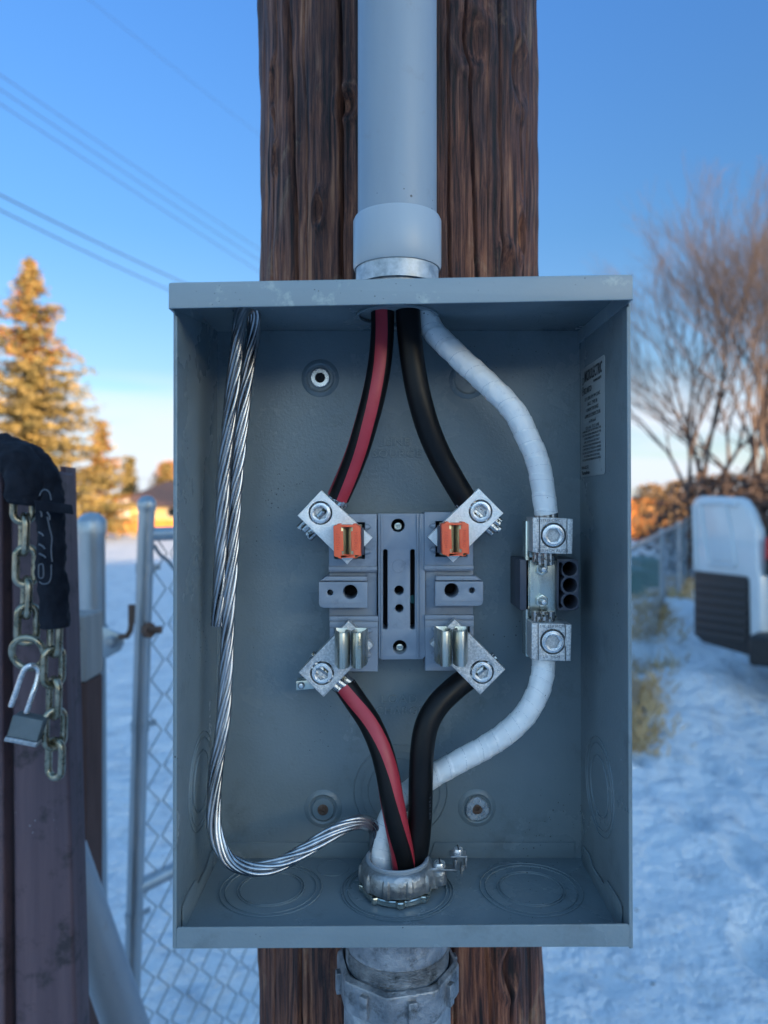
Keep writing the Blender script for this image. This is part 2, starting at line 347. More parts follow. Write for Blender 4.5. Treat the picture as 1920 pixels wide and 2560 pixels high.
# ================================================================== UTILITY POLE
def build_pole():
    CXp, CYp, RR = (995 - CX) / F * .757, .757, .1415
    nt_, nz_ = 560, 520
    zs = np.concatenate([np.linspace(-.1, .9, 40)[:-1], np.linspace(.9, 2.15, 420), np.linspace(2.15, 4.2, 62)[1:]]); nz_ = len(zs)
    cracks = [(728, 752, .012, .0017), (857, 868, .007, .0012), (1148, 1180, .004, .0009), (1232, 1240, .007, .0011), (690, 684, .003, .0008),
              (1290, 1300, .005, .0012), (1108, 1112, .004, .0008), (1320, 1316, .003, .0007), (770, 779, .002, .0006), (1200, 1205, .002, .0006)]
    knots = [(1292, 118, .016, .03), (1158, 95, .016, .024), (683, 130, .006, .02), (876, 268, .009, .012), (1290, 545, .007, .02), (690, 330, .005, .012), (812, 520, .006, .014), (1250, 655, .01, .02), (1240, 2450, .012, .02)]
    def ang(px, z):                               # angle on the pole's front seen at that photo column
        x = (px - CX) / F * .66 - CXp
        return math.asin(max(-1, min(1, x / RR * 1.04)))
    vs = []
    for z in zs:
        py0 = CY - (z - ZC) / .63 * F
        taper = 1.0 - (z - 1.5) * .012 + max(0, 1.15 - z) * .10; shx = .006 * max(0, min(1, (1.2 - z) / .3))
        lows = []
        for (pa, pb, dep, wid) in cracks:
            px = pa + (pb - pa) * (py0 / 700.0 if py0 < 1200 else (1.0 + (py0 - 700) / 4000)) + 5 * noise.noise(Vector((pa, z * 5, 0))) + 2.5 * noise.noise(Vector((pa, z * 22, 4)))
            amp = dep * max(.25, .85 + .9 * noise.noise(Vector((pa * .7, z * 2.2, 8))))
            lows.append((ang(px, z), amp, 1.2 * wid / RR))
        kn = []
        for (kx, ky, kr, kh) in knots:
            zk = ZC - (ky - CY) / F * .63
            kn.append((ang(kx, z), zk, kr / RR, kh))
        for k in range(nt_):
            t = -PI + 2 * PI * (k + .5) / nt_
            t = t - .45 * math.sin(t)  # denser at the front (t = 0)
            r = RR * taper
            sx, sy = math.sin(t), math.cos(t)
            wob = .12 * noise.noise(Vector((sx * 3, sy * 3, z * 3)))
            a = t + .02 * noise.noise(Vector((t * 3, z * 2.0, 1)))
            r += .0008 * noise.noise(Vector((a * 22 + wob, z * 1.2, 2))) + .0006 * noise.noise(Vector((a * 60 + wob, z * 4.0, 3))) + .0008 * noise.noise(Vector((a * 130, z * 9, 5)))
            r += .004 * noise.noise(Vector((sx * 4, sy * 4, z * 5))) + .0018 * noise.noise(Vector((sx * 9, sy * 9, z * 26)))
            for (ta, amp, wd) in lows:
                d = (t - ta) / wd
                if abs(d) < 3: r -= 1.7 * amp * math.exp(-d * d)
            for (ta, zk, kr, kh) in kn:
                dx = (t - ta) / kr; dz = (z - zk) / kh
                q = dx * dx + dz * dz
                if q < 5: r += -.006 * math.exp(-q * 2.2) + .003 * math.exp(-(math.sqrt(q) - 1.2) ** 2 * 9)
            vs.append((CXp + shx + r * sx, CYp - r * sy, z))
    f = []
    for j in range(nz_ - 1):
        for k in range(nt_):
            k2 = (k + 1) % nt_
            f.append((j * nt_ + k, j * nt_ + k2, (j + 1) * nt_ + k2, (j + 1) * nt_ + k))
    f.append(tuple((nz_ - 1) * nt_ + k for k in range(nt_)))
    b = MB(); b.v = vs; b.f = f; b.m = [0] * len(f)
    m = bpy.data.materials.new('old_pole_wood'); m.use_nodes = True; N = m.node_tree.nodes; L = m.node_tree.links
    bs = N['Principled BSDF']; tc = N.new('ShaderNodeTexCoord'); bs.inputs['Roughness'].default_value = .62; bs.inputs['Specular IOR Level'].default_value = .35
    def nz(s, det=8, rg=.65, dist=0):
        mp = N.new('ShaderNodeMapping'); mp.inputs['Scale'].default_value = s; L.new(tc.outputs['Object'], mp.inputs[0])
        t = N.new('ShaderNodeTexNoise'); t.inputs['Scale'].default_value = 1; t.inputs['Detail'].default_value = det; t.inputs['Roughness'].default_value = rg
        t.inputs['Distortion'].default_value = dist; L.new(mp.outputs[0], t.inputs['Vector']); return t.outputs['Fac']
    def cr(src, stops):
        c = N.new('ShaderNodeValToRGB'); L.new(src, c.inputs[0]); e = c.color_ramp.elements
        e[0].position = stops[0][0]; e[0].color = (*stops[0][1], 1); e[1].position = stops[1][0]; e[1].color = (*stops[1][1], 1)
        for p, q in stops[2:]: z = e.new(p); z.color = (*q, 1)
        return c.outputs[0]
    g = nz((170, 170, 6), 12, .75, .25)
    base = cr(g, [(.39, (.010, .006, .006)), (.47, (.085, .034, .024)), (.54, (.20, .085, .050)), (.64, (.40, .21, .115))])
    g2 = nz((9, 9, 3.2), 4, .6, .6)
    tint = cr(g2, [(.40, (.36, .34, .44)), (.60, (1.15, .95, .82))])
    mx = N.new('ShaderNodeMix'); mx.data_type = 'RGBA'; mx.blend_type = 'MULTIPLY'; mx.inputs[0].default_value = 1
    L.new(base, mx.inputs[6]); L.new(tint, mx.inputs[7])
    g3 = nz((14, 14, 9), 8, .75, .8); pr = N.new('ShaderNodeMapRange'); pr.inputs['From Min'].default_value = .57; pr.inputs['From Max'].default_value = .68
    pr.inputs['To Max'].default_value = .75; L.new(g3, pr.inputs[0])
    m2 = N.new('ShaderNodeMix'); m2.data_type = 'RGBA'; L.new(pr.outputs[0], m2.inputs[0]); L.new(mx.outputs[2], m2.inputs[6])
    tan = cr(g, [(.40, (.10, .055, .03)), (.6, (.36, .22, .13))]); L.new(tan, m2.inputs[7])
    L.new(m2.outputs[2], bs.inputs['Base Color'])
    bp = N.new('ShaderNodeBump'); bp.inputs['Strength'].default_value = .9; bp.inputs['Distance'].default_value = .0016
    L.new(nz((230, 230, 14), 9, .75, .5), bp.inputs['Height']); L.new(bp.outputs[0], bs.inputs['Normal'])
    o = b.build('utility_pole', m, None, 180, clean=False)
    tag(o, 'thick weathered dark brown wooden pole with long cracks and knots behind the grey box', 'pole')
build_pole()

# ================================================================== CONDUIT ABOVE
HX, HY = (993 - CX) / F * .55, .55                # the vertical axis that conduit, hub and bushing share
zt = lambda py, Y=HY: ZC - (py - CY) / F * Y
con = thing('conduit_riser', 'grey plastic conduit rising from the top of the meter box up the pole', 'conduit', (HX, HY, zt(560)))
b = MB(); rp = M(98.5, HY)
b.lathe([(rp, zt(600)), (rp, zt(300)), (rp, zt(0)), (rp, zt(-700)), (rp - .004, zt(-700)), (rp - .004, zt(600))], (HX, HY, 0), seg=64, close=False).build('pipe', m_pvc, con)
rc = M(110, HY); z0, z1 = zt(679), zt(548)
b = MB(); b.lathe([(rc - .0075, z0 + .006), (rc - .0042, z0 + .0045), (rc - .0035, z0), (rc - .001, z0 + .0005), (rc, z0 + .003), (rc, z1 - .003), (rc - .001, z1 - .0008), (rp + .0006, z1), (rp - .002, z1)], (HX, HY, 0), seg=64, close=False).build('coupling', m_pvc2, con)
rh = M(103.5, HY)
hub = thing('hub_fitting', 'short galvanised threaded hub between the plastic coupling and the box top', 'fitting', (HX, HY, zt(720)))
b = MB(); b.lathe([(rh, zt(720)), (rh, zt(668)), (rh - .003, zt(668)), (rh - .003, zt(730))], (HX, HY, 0), seg=64, close=False).build('collar', m_galv, hub)

# ================================================================== METER BOX
YF, YB = .48, .60
box = thing('meter_box', 'open grey painted steel meter socket enclosure fixed to the wooden pole', 'meter box', ((1008 - CX) / F * .54, .6, zt(2372, .48)))
XL, XR = (437 - CX) / F * YF, (1577 - CX) / F * YF
XLt, XRt = (439 - CX) / F * YF, (1571 - CX) / F * YF
ZF, ZT = -.2895 + ZC, .1425 + ZC                  # floor and roof surfaces
# back
b = MB(); b.box(XL, XR, YB, YB + .0015, ZF - .001, ZT + .001)
def ring(mb, px, py, Y, ro, ri, h=.0008, mi=0, n=64, y=YB):
    c = P(px, py, Y); mb.plate([circ(c.x, c.z, ro, n), circ(c.x, c.z, ri, n)], FRONT(y - .0002 - h), h * 2, h * .8, mi=mi)
b.build('back_panel', m_paint, box)
b = MB(); ring(b, 1001, 1978, .6, .0388, .0378); ring(b, 1001, 1978, .6, .0272, .0264); ring(b, 1001, 1978, .6, .0330, .0325); b.build('knockout', m_paint, box)
for (px, py, nm) in ((800.7, 945.6, 0), (1170, 950, 1), (808, 2021, 2), (1192, 2019, 3)):
    c = P(px, py, .6); b = MB()
    b.lathe([(.0155, 0), (.0140, .0010), (.0120, .0016), (.0115, .0014), (.0105, .0006), (.0104, 0)], (c.x, YB - .0001, c.z), FRONT(0), 48, close=False)
    b.build('mounting_dimple', m_paint, box)
    if nm != 1:
        b = MB(); rad = .0079 if nm == 0 else (.0092 if nm == 2 else .0098)
        hq = .0022 if nm != 3 else .0036
        b.lathe([(rad, .0002), (rad, hq - .0006), (rad - .0007, hq), (.0042, hq), (.0040, .0002)], (c.x, YB - .0006, c.z), FRONT(0), 48, close=False,
                rfn=(None if nm != 3 else (lambda r, h, a: r * (1.0 if abs(((a + .3) % (PI / 1.5)) - PI / 3) > .5 else .93))))
        ws = b.build('washer', m_screw if nm != 2 else m_paint, box)
        b = MB()
        if nm == 0:
            b.lathe([(.0041, 0), (.0041, .0008), (.0018, .0008), (.0016, .0002)], (c.x, YB - .0006, c.z), FRONT(0), 32); b.build('mounting_screw', m_hole, box)
        else:
            b.plate([circ(c.x, c.z, .0044), rect(c.x - .0013, c.z - .0013, c.x + .0013, c.z + .0013)], FRONT(YB - .0036), .002, .0005)
            b.plate([circ(c.x, c.z, .0038)], FRONT(YB - .0022), .001)
            b.build('mounting_screw', m_rust, box)
# side walls (outline in y,z) with a folded hem on the front edge
for s, xb, xt, nm in ((1, XL, XLt, 'l'), (-1, XR, XRt, 'r')):
    b = MB(); th = .0015
    zt_, zb_ = ZC - ((775 if s > 0 else 752) - CY) / F * YF, ZC - (2371 - CY) / F * YF
    b.hexa([(xb, YF, zb_), (xb - s * th, YF, zb_), (xt - s * th, YF, zt_), (xt, YF, zt_)], [(xb, YB + .002, zb_), (xb - s * th, YB + .002, zb_), (xt - s * th, YB + .002, ZT + .002), (xt, YB + .002, ZT + .002)])
    b.hexa([(xb + s * .0012, YF - .0004, zb_), (xb - s * .0005, YF - .0004, zb_), (xt - s * .0005, YF - .0004, zt_ - .004), (xt + s * .0012, YF - .0004, zt_ - .004)],
           [(xb + s * .0012, YF + .010, zb_), (xb - s * .0005, YF + .010, zb_), (xt - s * .0005, YF + .010, zt_ - .004), (xt + s * .0012, YF + .010, zt_ - .004)])
    side = b.build('side_panel', m_paint, box, bevel=.0004)
    # floor tab folded up against the wall, and the oval knockouts
    xi = xb + s * .0002
    b = MB(); b.plate([[(.592, ZF), (.592, ZF + .014), (.575, ZF + .0155), (.562, ZF + .011), (.535, ZF + .0125), (.528, ZF + .0185), (.505, ZF + .0195), (.495, ZF + .0175), (.495, ZF)]], SIDE(xi, s), -.0012 if False else .0012, .0003)
    for v in range(len(b.v)): b.v[v] = (b.v[v][0] + s * .0014, b.v[v][1], b.v[v][2])
    b.build('floor_tab', m_paint, box)
    b = MB()
    kc = (.5485, ZC - (1965 - CY) / F * .5485 + .004) if s > 0 else (.5485, ZC - (1985 - CY) / F * .5485 + .006)
    for ro in (.036, .0315, .0225):
        b.plate([circ(kc[0], kc[1], ro, 64), circ(kc[0], kc[1], ro - .0008, 64)], SIDE(xi + s * .0010, s), .0012, .0004)
    b.build('knockout', m_paint, box)
# floor with front lip
b = MB(); b.box(XL + .0002, XR - .0002, YF + .0012, YB, ZF - .0012, ZF); b.build('floor_panel', m_paint, box)
lip = pl([(440, 2372), (1574, 2367), (1572.5, 2311), (441, 2319)], YF - .001)
b = MB(); b.plate([[lip[0], lip[1], (lip[2][0] + .0004, lip[2][1] - .001), (lip[2][0] - .001, lip[2][1]), (lip[3][0] + .001, lip[3][1]), (lip[3][0], lip[3][1] - .001)]], FRONT(YF - .001), .0016, .0005, 2)
b.build('front_lip', m_paint, box)
for (a0, a1, c0, c1) in ((567, 930, 0, 8), (1075, 1437, 8, 0)):
    q = pl([(a0, 2142), (a1, 2142), (a1 - (12 if c1 else 0), 2107), (a0 + (12 if c0 else 0), 2107)], .598)
    b = MB(); b.plate([q], FRONT(.5985), .0012, .0004); b.build('rear_flange', m_paint, box)
for (px, py, rads) in ((678, 2225, (.0385, .0345, .0255, .0235)), (1327, 2222, (.0385, .0345, .0255, .0235)), (993, 2235, (.0425, .0405, .0375))):
    X = (px - CX) / F * .5515 if px != 993 else HX
    b = MB()
    for ro in rads: b.plate([circ(X, .5515 if px != 993 else HY, ro, 72), circ(X, .5515 if px != 993 else HY, ro - .0009, 72)], UP(ZF + .0011), .0012, .0004)
    b.build('knockout', m_paint, box)
b = MB(); b.plate([circ((832 - CX) / F * .58, .583, .013, 40), circ((832 - CX) / F * .58, .583, .0124, 40)], UP(ZF + .0005), .0006, .0002); b.build('knockout', m_paint, box)
# roof: sheet with the hub opening, deep front lip, side returns
b = MB(); b.plate([rect(XLt - .002, .478, XRt + .002, YB + .001), circ(HX, HY, M(99, HY), 64)], UP(ZT + .0014), .0014, .0002); b.build('roof_panel', m_paint, box)
q = pl([(421, 771), (1583, 749), (1582.5, 691), (1578, 686), (426, 706), (421.5, 711)], .472)
b = MB(); b.plate([q], FRONT(.472), .0015, .0006, 2)
zL, zR = ZC - (771 - CY) / F * .472, ZC - (749 - CY) / F * .472
tL, tR = ZC - (707 - CY) / F * .472, ZC - (687 - CY) / F * .472
xL, xR = (421 - CX) / F * .472, (1583 - CX) / F * .472
b.hexa([(xL, .4735, zL), (xL + .0014, .4735, zL), (xL + .0014, .4735, tL), (xL, .4735, tL)], [(xL, .600, zL), (xL + .0014, .600, zL), (xL + .0014, .600, tL), (xL, .600, tL)])
b.hexa([(xR - .0014, .4735, zR), (xR, .4735, zR), (xR, .4735, tR), (xR - .0014, .4735, tR)], [(xR - .0014, .600, zR), (xR, .600, zR), (xR, .600, tR), (xR - .0014, .600, tR)])
b.hexa([(xL, .4735, tL - .0012), (xR, .4735, tR - .0012), (xR, .4735, tR), (xL, .4735, tL)], [(xL, .603, tL - .0012), (xR, .603, tR - .0012), (xR, .603, tR), (xL, .603, tL)])
b.build('cap', m_cap, box)
b = MB(); b.lathe([(M(100, HY), ZT - .0002), (M(103, HY), ZT - .0002), (M(103, HY), ZT - .0012), (M(99, HY), ZT - .0016), (M(95, HY), ZT - .0012), (M(95, HY), ZT)], (HX, HY, 0), seg=64, close=False).build('opening_rim', m_paint, box)
# embossed wording, in lighter paint that stands in for its edge highlights
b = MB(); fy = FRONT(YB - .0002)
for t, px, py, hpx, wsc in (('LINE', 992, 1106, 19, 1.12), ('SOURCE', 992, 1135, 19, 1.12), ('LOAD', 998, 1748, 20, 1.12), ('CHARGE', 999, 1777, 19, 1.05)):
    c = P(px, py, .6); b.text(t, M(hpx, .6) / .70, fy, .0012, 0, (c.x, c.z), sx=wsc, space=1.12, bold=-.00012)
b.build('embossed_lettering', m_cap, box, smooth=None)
# printed label on the right wall : u = y (towards camera is smaller y), so text runs back to front
lx = XR - .0004 + (XRt - XR) * .6; sm = lambda u, v, w: (lx - w, u, v)
ly0, ly1, lz0, lz1 = .596, .531, ZC + .0222, ZC + .1095
b = MB(); b.plate([rect(ly1, lz0, ly0, lz1, .003)], SIDE(lx, -1), .0003, .0001)
for i in range(len(b.v)): b.v[i] = (b.v[i][0] - .0004, b.v[i][1], b.v[i][2])
lab = b.build('rating_label', m_stk, box, label='pale printed rating label stuck high on the right inner wall')
b = MB(); W = ly0 - ly1
tm = lambda u, v, w: (lx - .0006 - w * .5, ly0 - u, lz1 - v)     # u from the rear edge forward, v downward
def ltxt(t, u, v, h, wd, shear=0.0, bold=0.0, ax='CENTER'):
    n = len(b.v); b.text(t, h / .7, lambda a, c, e: tm(a, -c, e), .0001, 0, (0, 0), ax=ax, shear=shear, bold=bold)
    us = [ly0 - q[1] for q in b.v[n:]]; lo, hi = min(us), max(us); k = wd / max(hi - lo, 1e-6)
    for i in range(n, len(b.v)):
        x, y, z = b.v[i]; uu = (ly0 - y - (lo + hi) / 2) * k + u; b.v[i] = (x, ly0 - uu, z - v)
ltxt('MICROLECTRIC', .0355, .0082, .0082, .048, .25, .00028)
ltxt('THOMAS & BETTS', .047, .0150, .0018, .021, 0, .00008)
ltxt('BS2-MTO', .021, .0195, .0046, .021, 0, .0001)
for i, (t, wd, h) in enumerate((('125 V 200A 1PH 3W CONC.', .042, .0028), ('ENCL. TYPE 3R', .026, .0028), ('CONDUCTOR RANGE', .032, .0028), ('GAMME DE CONDUCTEURS', .042, .0028), ('6-250 kcmil', .018, .0025), ('CU / AL  75 C LINE', .036, .0025))):
    ltxt(t, .034, .0262 + i * .0046, h, wd)
for i, t in enumerate(('APPROVED FOR USE WITH RING TYPE', 'ELECTRIC METERS APPROVED BY THE', 'LOCAL POWER SUPPLY UTILITY', 'FOR OUTDOOR USE ONLY', 'APPROUVE POUR UTILISATION AVEC', 'COMPTEURS ELECTRIQUES A ANNEAU', 'SELON LES EXIGENCES DU SERVICE', 'DE DISTRIBUTION LOCAL POUR', 'UTILISATION EXTERIEURE SEULEMENT')):
    ltxt(t, .032, .0545 - .0022 + i * .0028 - .0005, .0017, .050 - (.008 if i in (2, 3, 7) else 0))
ltxt('N/A-302172', .014, .0800, .0026, .019); ltxt('Thomas&Betts', .0155, .0842, .0026, .022, 0, .0001)
ltxt('C', .054, .0765, .0018, .0015); ltxt('L', .058, .0835, .0018, .0015)
for (u, v, r) in ((.0075, .0105, .0030), (.0075, .0185, .0036)):
    b.plate([circ(0, 0, r, 24), circ(0, 0, r - .0006, 24)], lambda a, c, e, u=u, v=v: tm(a * .9 + u, c + v, e), .0001)
ltxt('SA', .0078, .0185, .003, .004)
b.build('printed_text', m_ink, lab, smooth=None, clean=False)

# ================================================================== SOCKET BLOCK (grey moulded plastic)
sb = thing('socket_block', 'grey moulded plastic socket block screwed to the middle of the back panel', 'socket block', tuple(P(1000, 1480, .597)))
b = MB()
col = pl([(962, 1283), (1026, 1282), (1044, 1282), (1046, 1648), (1038, 1650), (968, 1650), (960, 1648), (959, 1283)], .570)
def hc(px, py, r, n=28, Y=.570): c = P(px, py, Y); return circ(c.x, c.z, M(r, Y), n)
slotL = rect(*(pl([(957.5, 1574)], .570)[0]), *(pl([(969, 1373)], .570)[0]), M(5, .57)); slotR = rect(*(pl([(1025.5, 1574)], .570)[0]), *(pl([(1037.5, 1373)], .570)[0]), M(5, .57))
outer = pl([(944, 1284), (1062, 1284), (1064, 1640), (1056, 1648), (954, 1649), (946, 1640)], .570)
b.plate([outer, hc(995, 1313.5, 17), hc(997.6, 1476, 12), hc(998.3, 1521, 10.5), hc(999.4, 1618, 17.5), slotL, slotR], FRONT(.570), .024, .0004)
for x0, x1, d in ((946, 949.5, .0012), (951.5, 955, .0020), (1042, 1045, .0020), (1049, 1052, .0012)):
    q = pl([(x0, 1286), (x1, 1286), (x1 + 1, 1646), (x0 + 1, 1646)], .569); b.plate([q], FRONT(.5702 - d), .003, .0003)
c = P(996.7, 1415, .57); b.plate([circ(c.x, c.z, M(17, .57), 40), circ(c.x, c.z, M(15.8, .57), 40)], FRONT(.5695), .001, .0002)
b.build('centre_rail', m_plas, sb)
for (px, py) in ((995, 1316), (999.4, 1620)):
    c = P(px, py, .58); b = MB(); b.plate([circ(c.x, c.z, M(10, .58)), rect(c.x - .0012, c.z - .0012, c.x + .0012, c.z + .0012)], FRONT(.580), .002, .0004)
    b.plate([circ(c.x, c.z, M(9, .58))], FRONT(.5815), .002); b.build('fixing_screw', m_zinc, sb)
b = MB(); b.box(-.0128, .0440, .5945, .5965, ZC - .12, ZC - .012); b.build('hole_shade_plate', m_hole, sb)  # black sheet that paints the shade behind the rail's holes and slots
b = MB(); c = P(1033, 1498, .592); b.plate([circ(c.x, c.z, .0034, 16)], FRONT(.592), .001); b.build('index_tab', m_teal, sb, label='small teal piece showing inside the right slot')
def carrier(y0, y1, x0, x1, cav, s, low=False):
    """one of the four moulded carriers: outer rectangle, the jaw recess and its ribs (s = -1 on the left, 1 on the right)"""
    b = MB(); Y = .568
    b.plate([pl([(x0, y1), (x1, y1), (x1, y0), (x0, y0)], Y), pl([(cav[0], cav[3]), (cav[2], cav[3]), (cav[2], cav[1]), (cav[0], cav[1])], Y)], FRONT(Y), .029, .0007)
    yr = (y1 - 13, y1 - 3) if not low else (y0 + 0, y0 + 12)
    b.plate([pl([(x0 - 1, yr[1]), (x1 + 1, yr[1]), (x1 + 1, yr[0]), (x0 - 1, yr[0])], Y - .002)], FRONT(Y - .0015), .004, .0008)
    if low: b.plate([pl([(x0, yr[1] + 16), (x1, yr[1] + 16), (x1, yr[1] + 2), (x0, yr[1] + 2)], Y)], FRONT(Y - .0007), .002, .0004)
    ix = cav[2] + 1 if s < 0 else cav[0] - 1
    for yy in (cav[1] + 12, cav[3] - 18):           # teardrop nibs beside the recess
        c = P(ix - 9 * s * -1 + 0, yy, Y)
        path = [Vector((c.x + s * M(10, Y) * -1, Y, c.z)), Vector((c.x, Y, c.z)), Vector((c.x + s * M(8, Y) * -1 * -1, Y, c.z))]
        b.tube([P(ix, yy, Y), P(ix - s * 5, yy, Y), P(ix - s * 11, yy, Y), P(ix - s * 15, yy + 1, Y)], [.0022, .0023, .0017, .0003], 12)
    b.build('carrier', m_plas, sb)
    b = MB(); a = pl([(cav[0], cav[3]), (cav[2], cav[1])], .59); b.box(a[0][0], a[1][0], .590, .5935, a[0][1], a[1][1]); b.build('recess_floor', m_plas2, sb)  # dark floor puts the jaw recess's shade into the colour
    gx = (cav[2] - 8, cav[2]) if s < 0 else (cav[0], cav[0] + 8)
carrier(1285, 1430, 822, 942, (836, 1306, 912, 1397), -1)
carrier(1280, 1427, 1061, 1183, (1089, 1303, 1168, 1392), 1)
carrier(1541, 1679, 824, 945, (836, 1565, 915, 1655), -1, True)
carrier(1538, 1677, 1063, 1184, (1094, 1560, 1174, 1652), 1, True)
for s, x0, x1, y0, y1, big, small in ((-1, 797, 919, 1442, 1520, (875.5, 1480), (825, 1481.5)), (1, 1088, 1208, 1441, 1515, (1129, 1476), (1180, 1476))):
    Y = .562; b = MB(); rr = 12
    if s < 0: out = [(x0, y1 - rr), (x0 + 3, y1 - 4), (x0 + rr, y1), (x1, y1), (x1, y0 + 13), (x0, y0 + 13)]
    else: out = [(x0, y1), (x1 - rr, y1), (x1 - 3, y1 - 4), (x1, y1 - rr), (x1, y0 + 13), (x0, y0 + 13)]
    b.plate([pl(out, Y), hc(*big, 18, 32, Y), hc(*small, 7.5, 20, Y)], FRONT(Y), .034, .0005)
    top = [(x0 + 2 + (16 if s < 0 else 0), y0), (x1 - 2 - (16 if s > 0 else 0), y0), (x1 - 2, y0 + 11), (x0 + 2, y0 + 11)]
    b.plate([pl(top, Y)], FRONT(Y + .002), .030, .0006)
    b.plate([pl([(x0 + 2, y1 - 12), (x1 - 2, y1 - 12), (x1 - 2, y1 - 13.5), (x0 + 2, y1 - 13.5)], Y)], FRONT(Y - .0004), .001)
    xx = (824, 942) if s < 0 else (1063, 1182)
    b.plate([pl([(xx[0], 1546), (xx[1], 1546), (xx[1], 1420), (xx[0], 1420)], .576), hc(*big, 24, 32, .572)], FRONT(.574), .022, .0005)
    b.build('side_tab', m_plas, sb)
    b = MB(); b.plate([pl([(x0 + 6, y1 - 4), (x1 - 6, y1 - 4), (x1 - 6, y0 + 18), (x0 + 6, y0 + 18)], .59)], FRONT(.592), .002); b.build('recess_floor', m_hole, sb)  # black sheet that paints the shade inside the tab's holes

# ================================================================== LUGS, JAWS, ORANGE CAPS
def strandset(mb, p0, d, n1, n2, r, L, k=7, mi=0, jag=.002):
    """a stub of parallel conductor strands: p0 start, d direction, n1/n2 cross axes"""
    for q in range(k):
        a = 2 * PI * q / max(k - 1, 1); off = (n1 * math.cos(a) + n2 * math.sin(a)) * (r * .68) if q else Vector((0, 0, 0))
        l = L + random.uniform(-jag, jag)
        mb.tube([p0 + off, p0 + off + d * l * .5, p0 + off + d * l + n1 * random.uniform(-.0004, .0004)], r * .345, 10, mi=mi)
def jawclip(mb, px, py0, py1, ybase, half, depth, mi=0, lean=0.0):
    xc = (px - CX) / F * (ybase - depth); z1, z0 = ZC - (py0 - CY) / F * (ybase - depth * .6), ZC - (py1 - CY) / F * (ybase - depth * .6)
    for s in (-1, 1):
        line = [(half * .25, .0005), (half * .98, .0005), (half * 1.02, .003), (half * .96, depth * .45), (half * .74, depth * .78), (half * .76, depth * .90), (half * .60, depth), (half * .34, depth * .98), (half * .15, depth * .80), (half * .08, depth * .50), (half * .34, depth * .36)]
        pts = [Vector((a * s, c, 0)) for a, c in line]; sm_ = cmr(pts, 3); t = .0006; L1, L2 = [], []
        for i, p in enumerate(sm_):
            d = (sm_[min(i + 1, len(sm_) - 1)] - sm_[max(i - 1, 0)]).normalized(); n = Vector((-d.y, d.x, 0))
            L1.append((p.x + n.x * t, p.y + n.y * t)); L2.append((p.x - n.x * t, p.y - n.y * t))
        mb.plate([L1 + L2[::-1]], lambda u, v, w: (xc + u + lean * w, ybase - v, z1 + w), z1 - z0, .0002, mi=mi)
def hexscrew(mb, px, py, Y, R_, rhex, ph=0.2, mi=0, floor=True):
    c = P(px, py, Y)
    mb.plate([circ(c.x, c.z, R_, 48), circ(c.x, c.z, rhex, 6, ph)], FRONT(Y - .0012), .005, .0007, 2, mi=mi)
    mb.plate([circ(c.x, c.z, R_ * .82, 48), circ(c.x, c.z, rhex * 1.08, 32)], FRONT(Y - .0018), .002, .0004, mi=mi)
    mb.lathe([(rhex * 1.05, 0), (rhex * .8, .0001), (rhex * .5, .0004), (rhex * .3, .0002), (0.0001, .0003)], (c.x, Y + .0026, c.z), FRONT(0), 24, mi=1, rfn=lambda r, h, a: r * (1 + .03 * math.sin(5 * a + h * 900)))
LY = .556
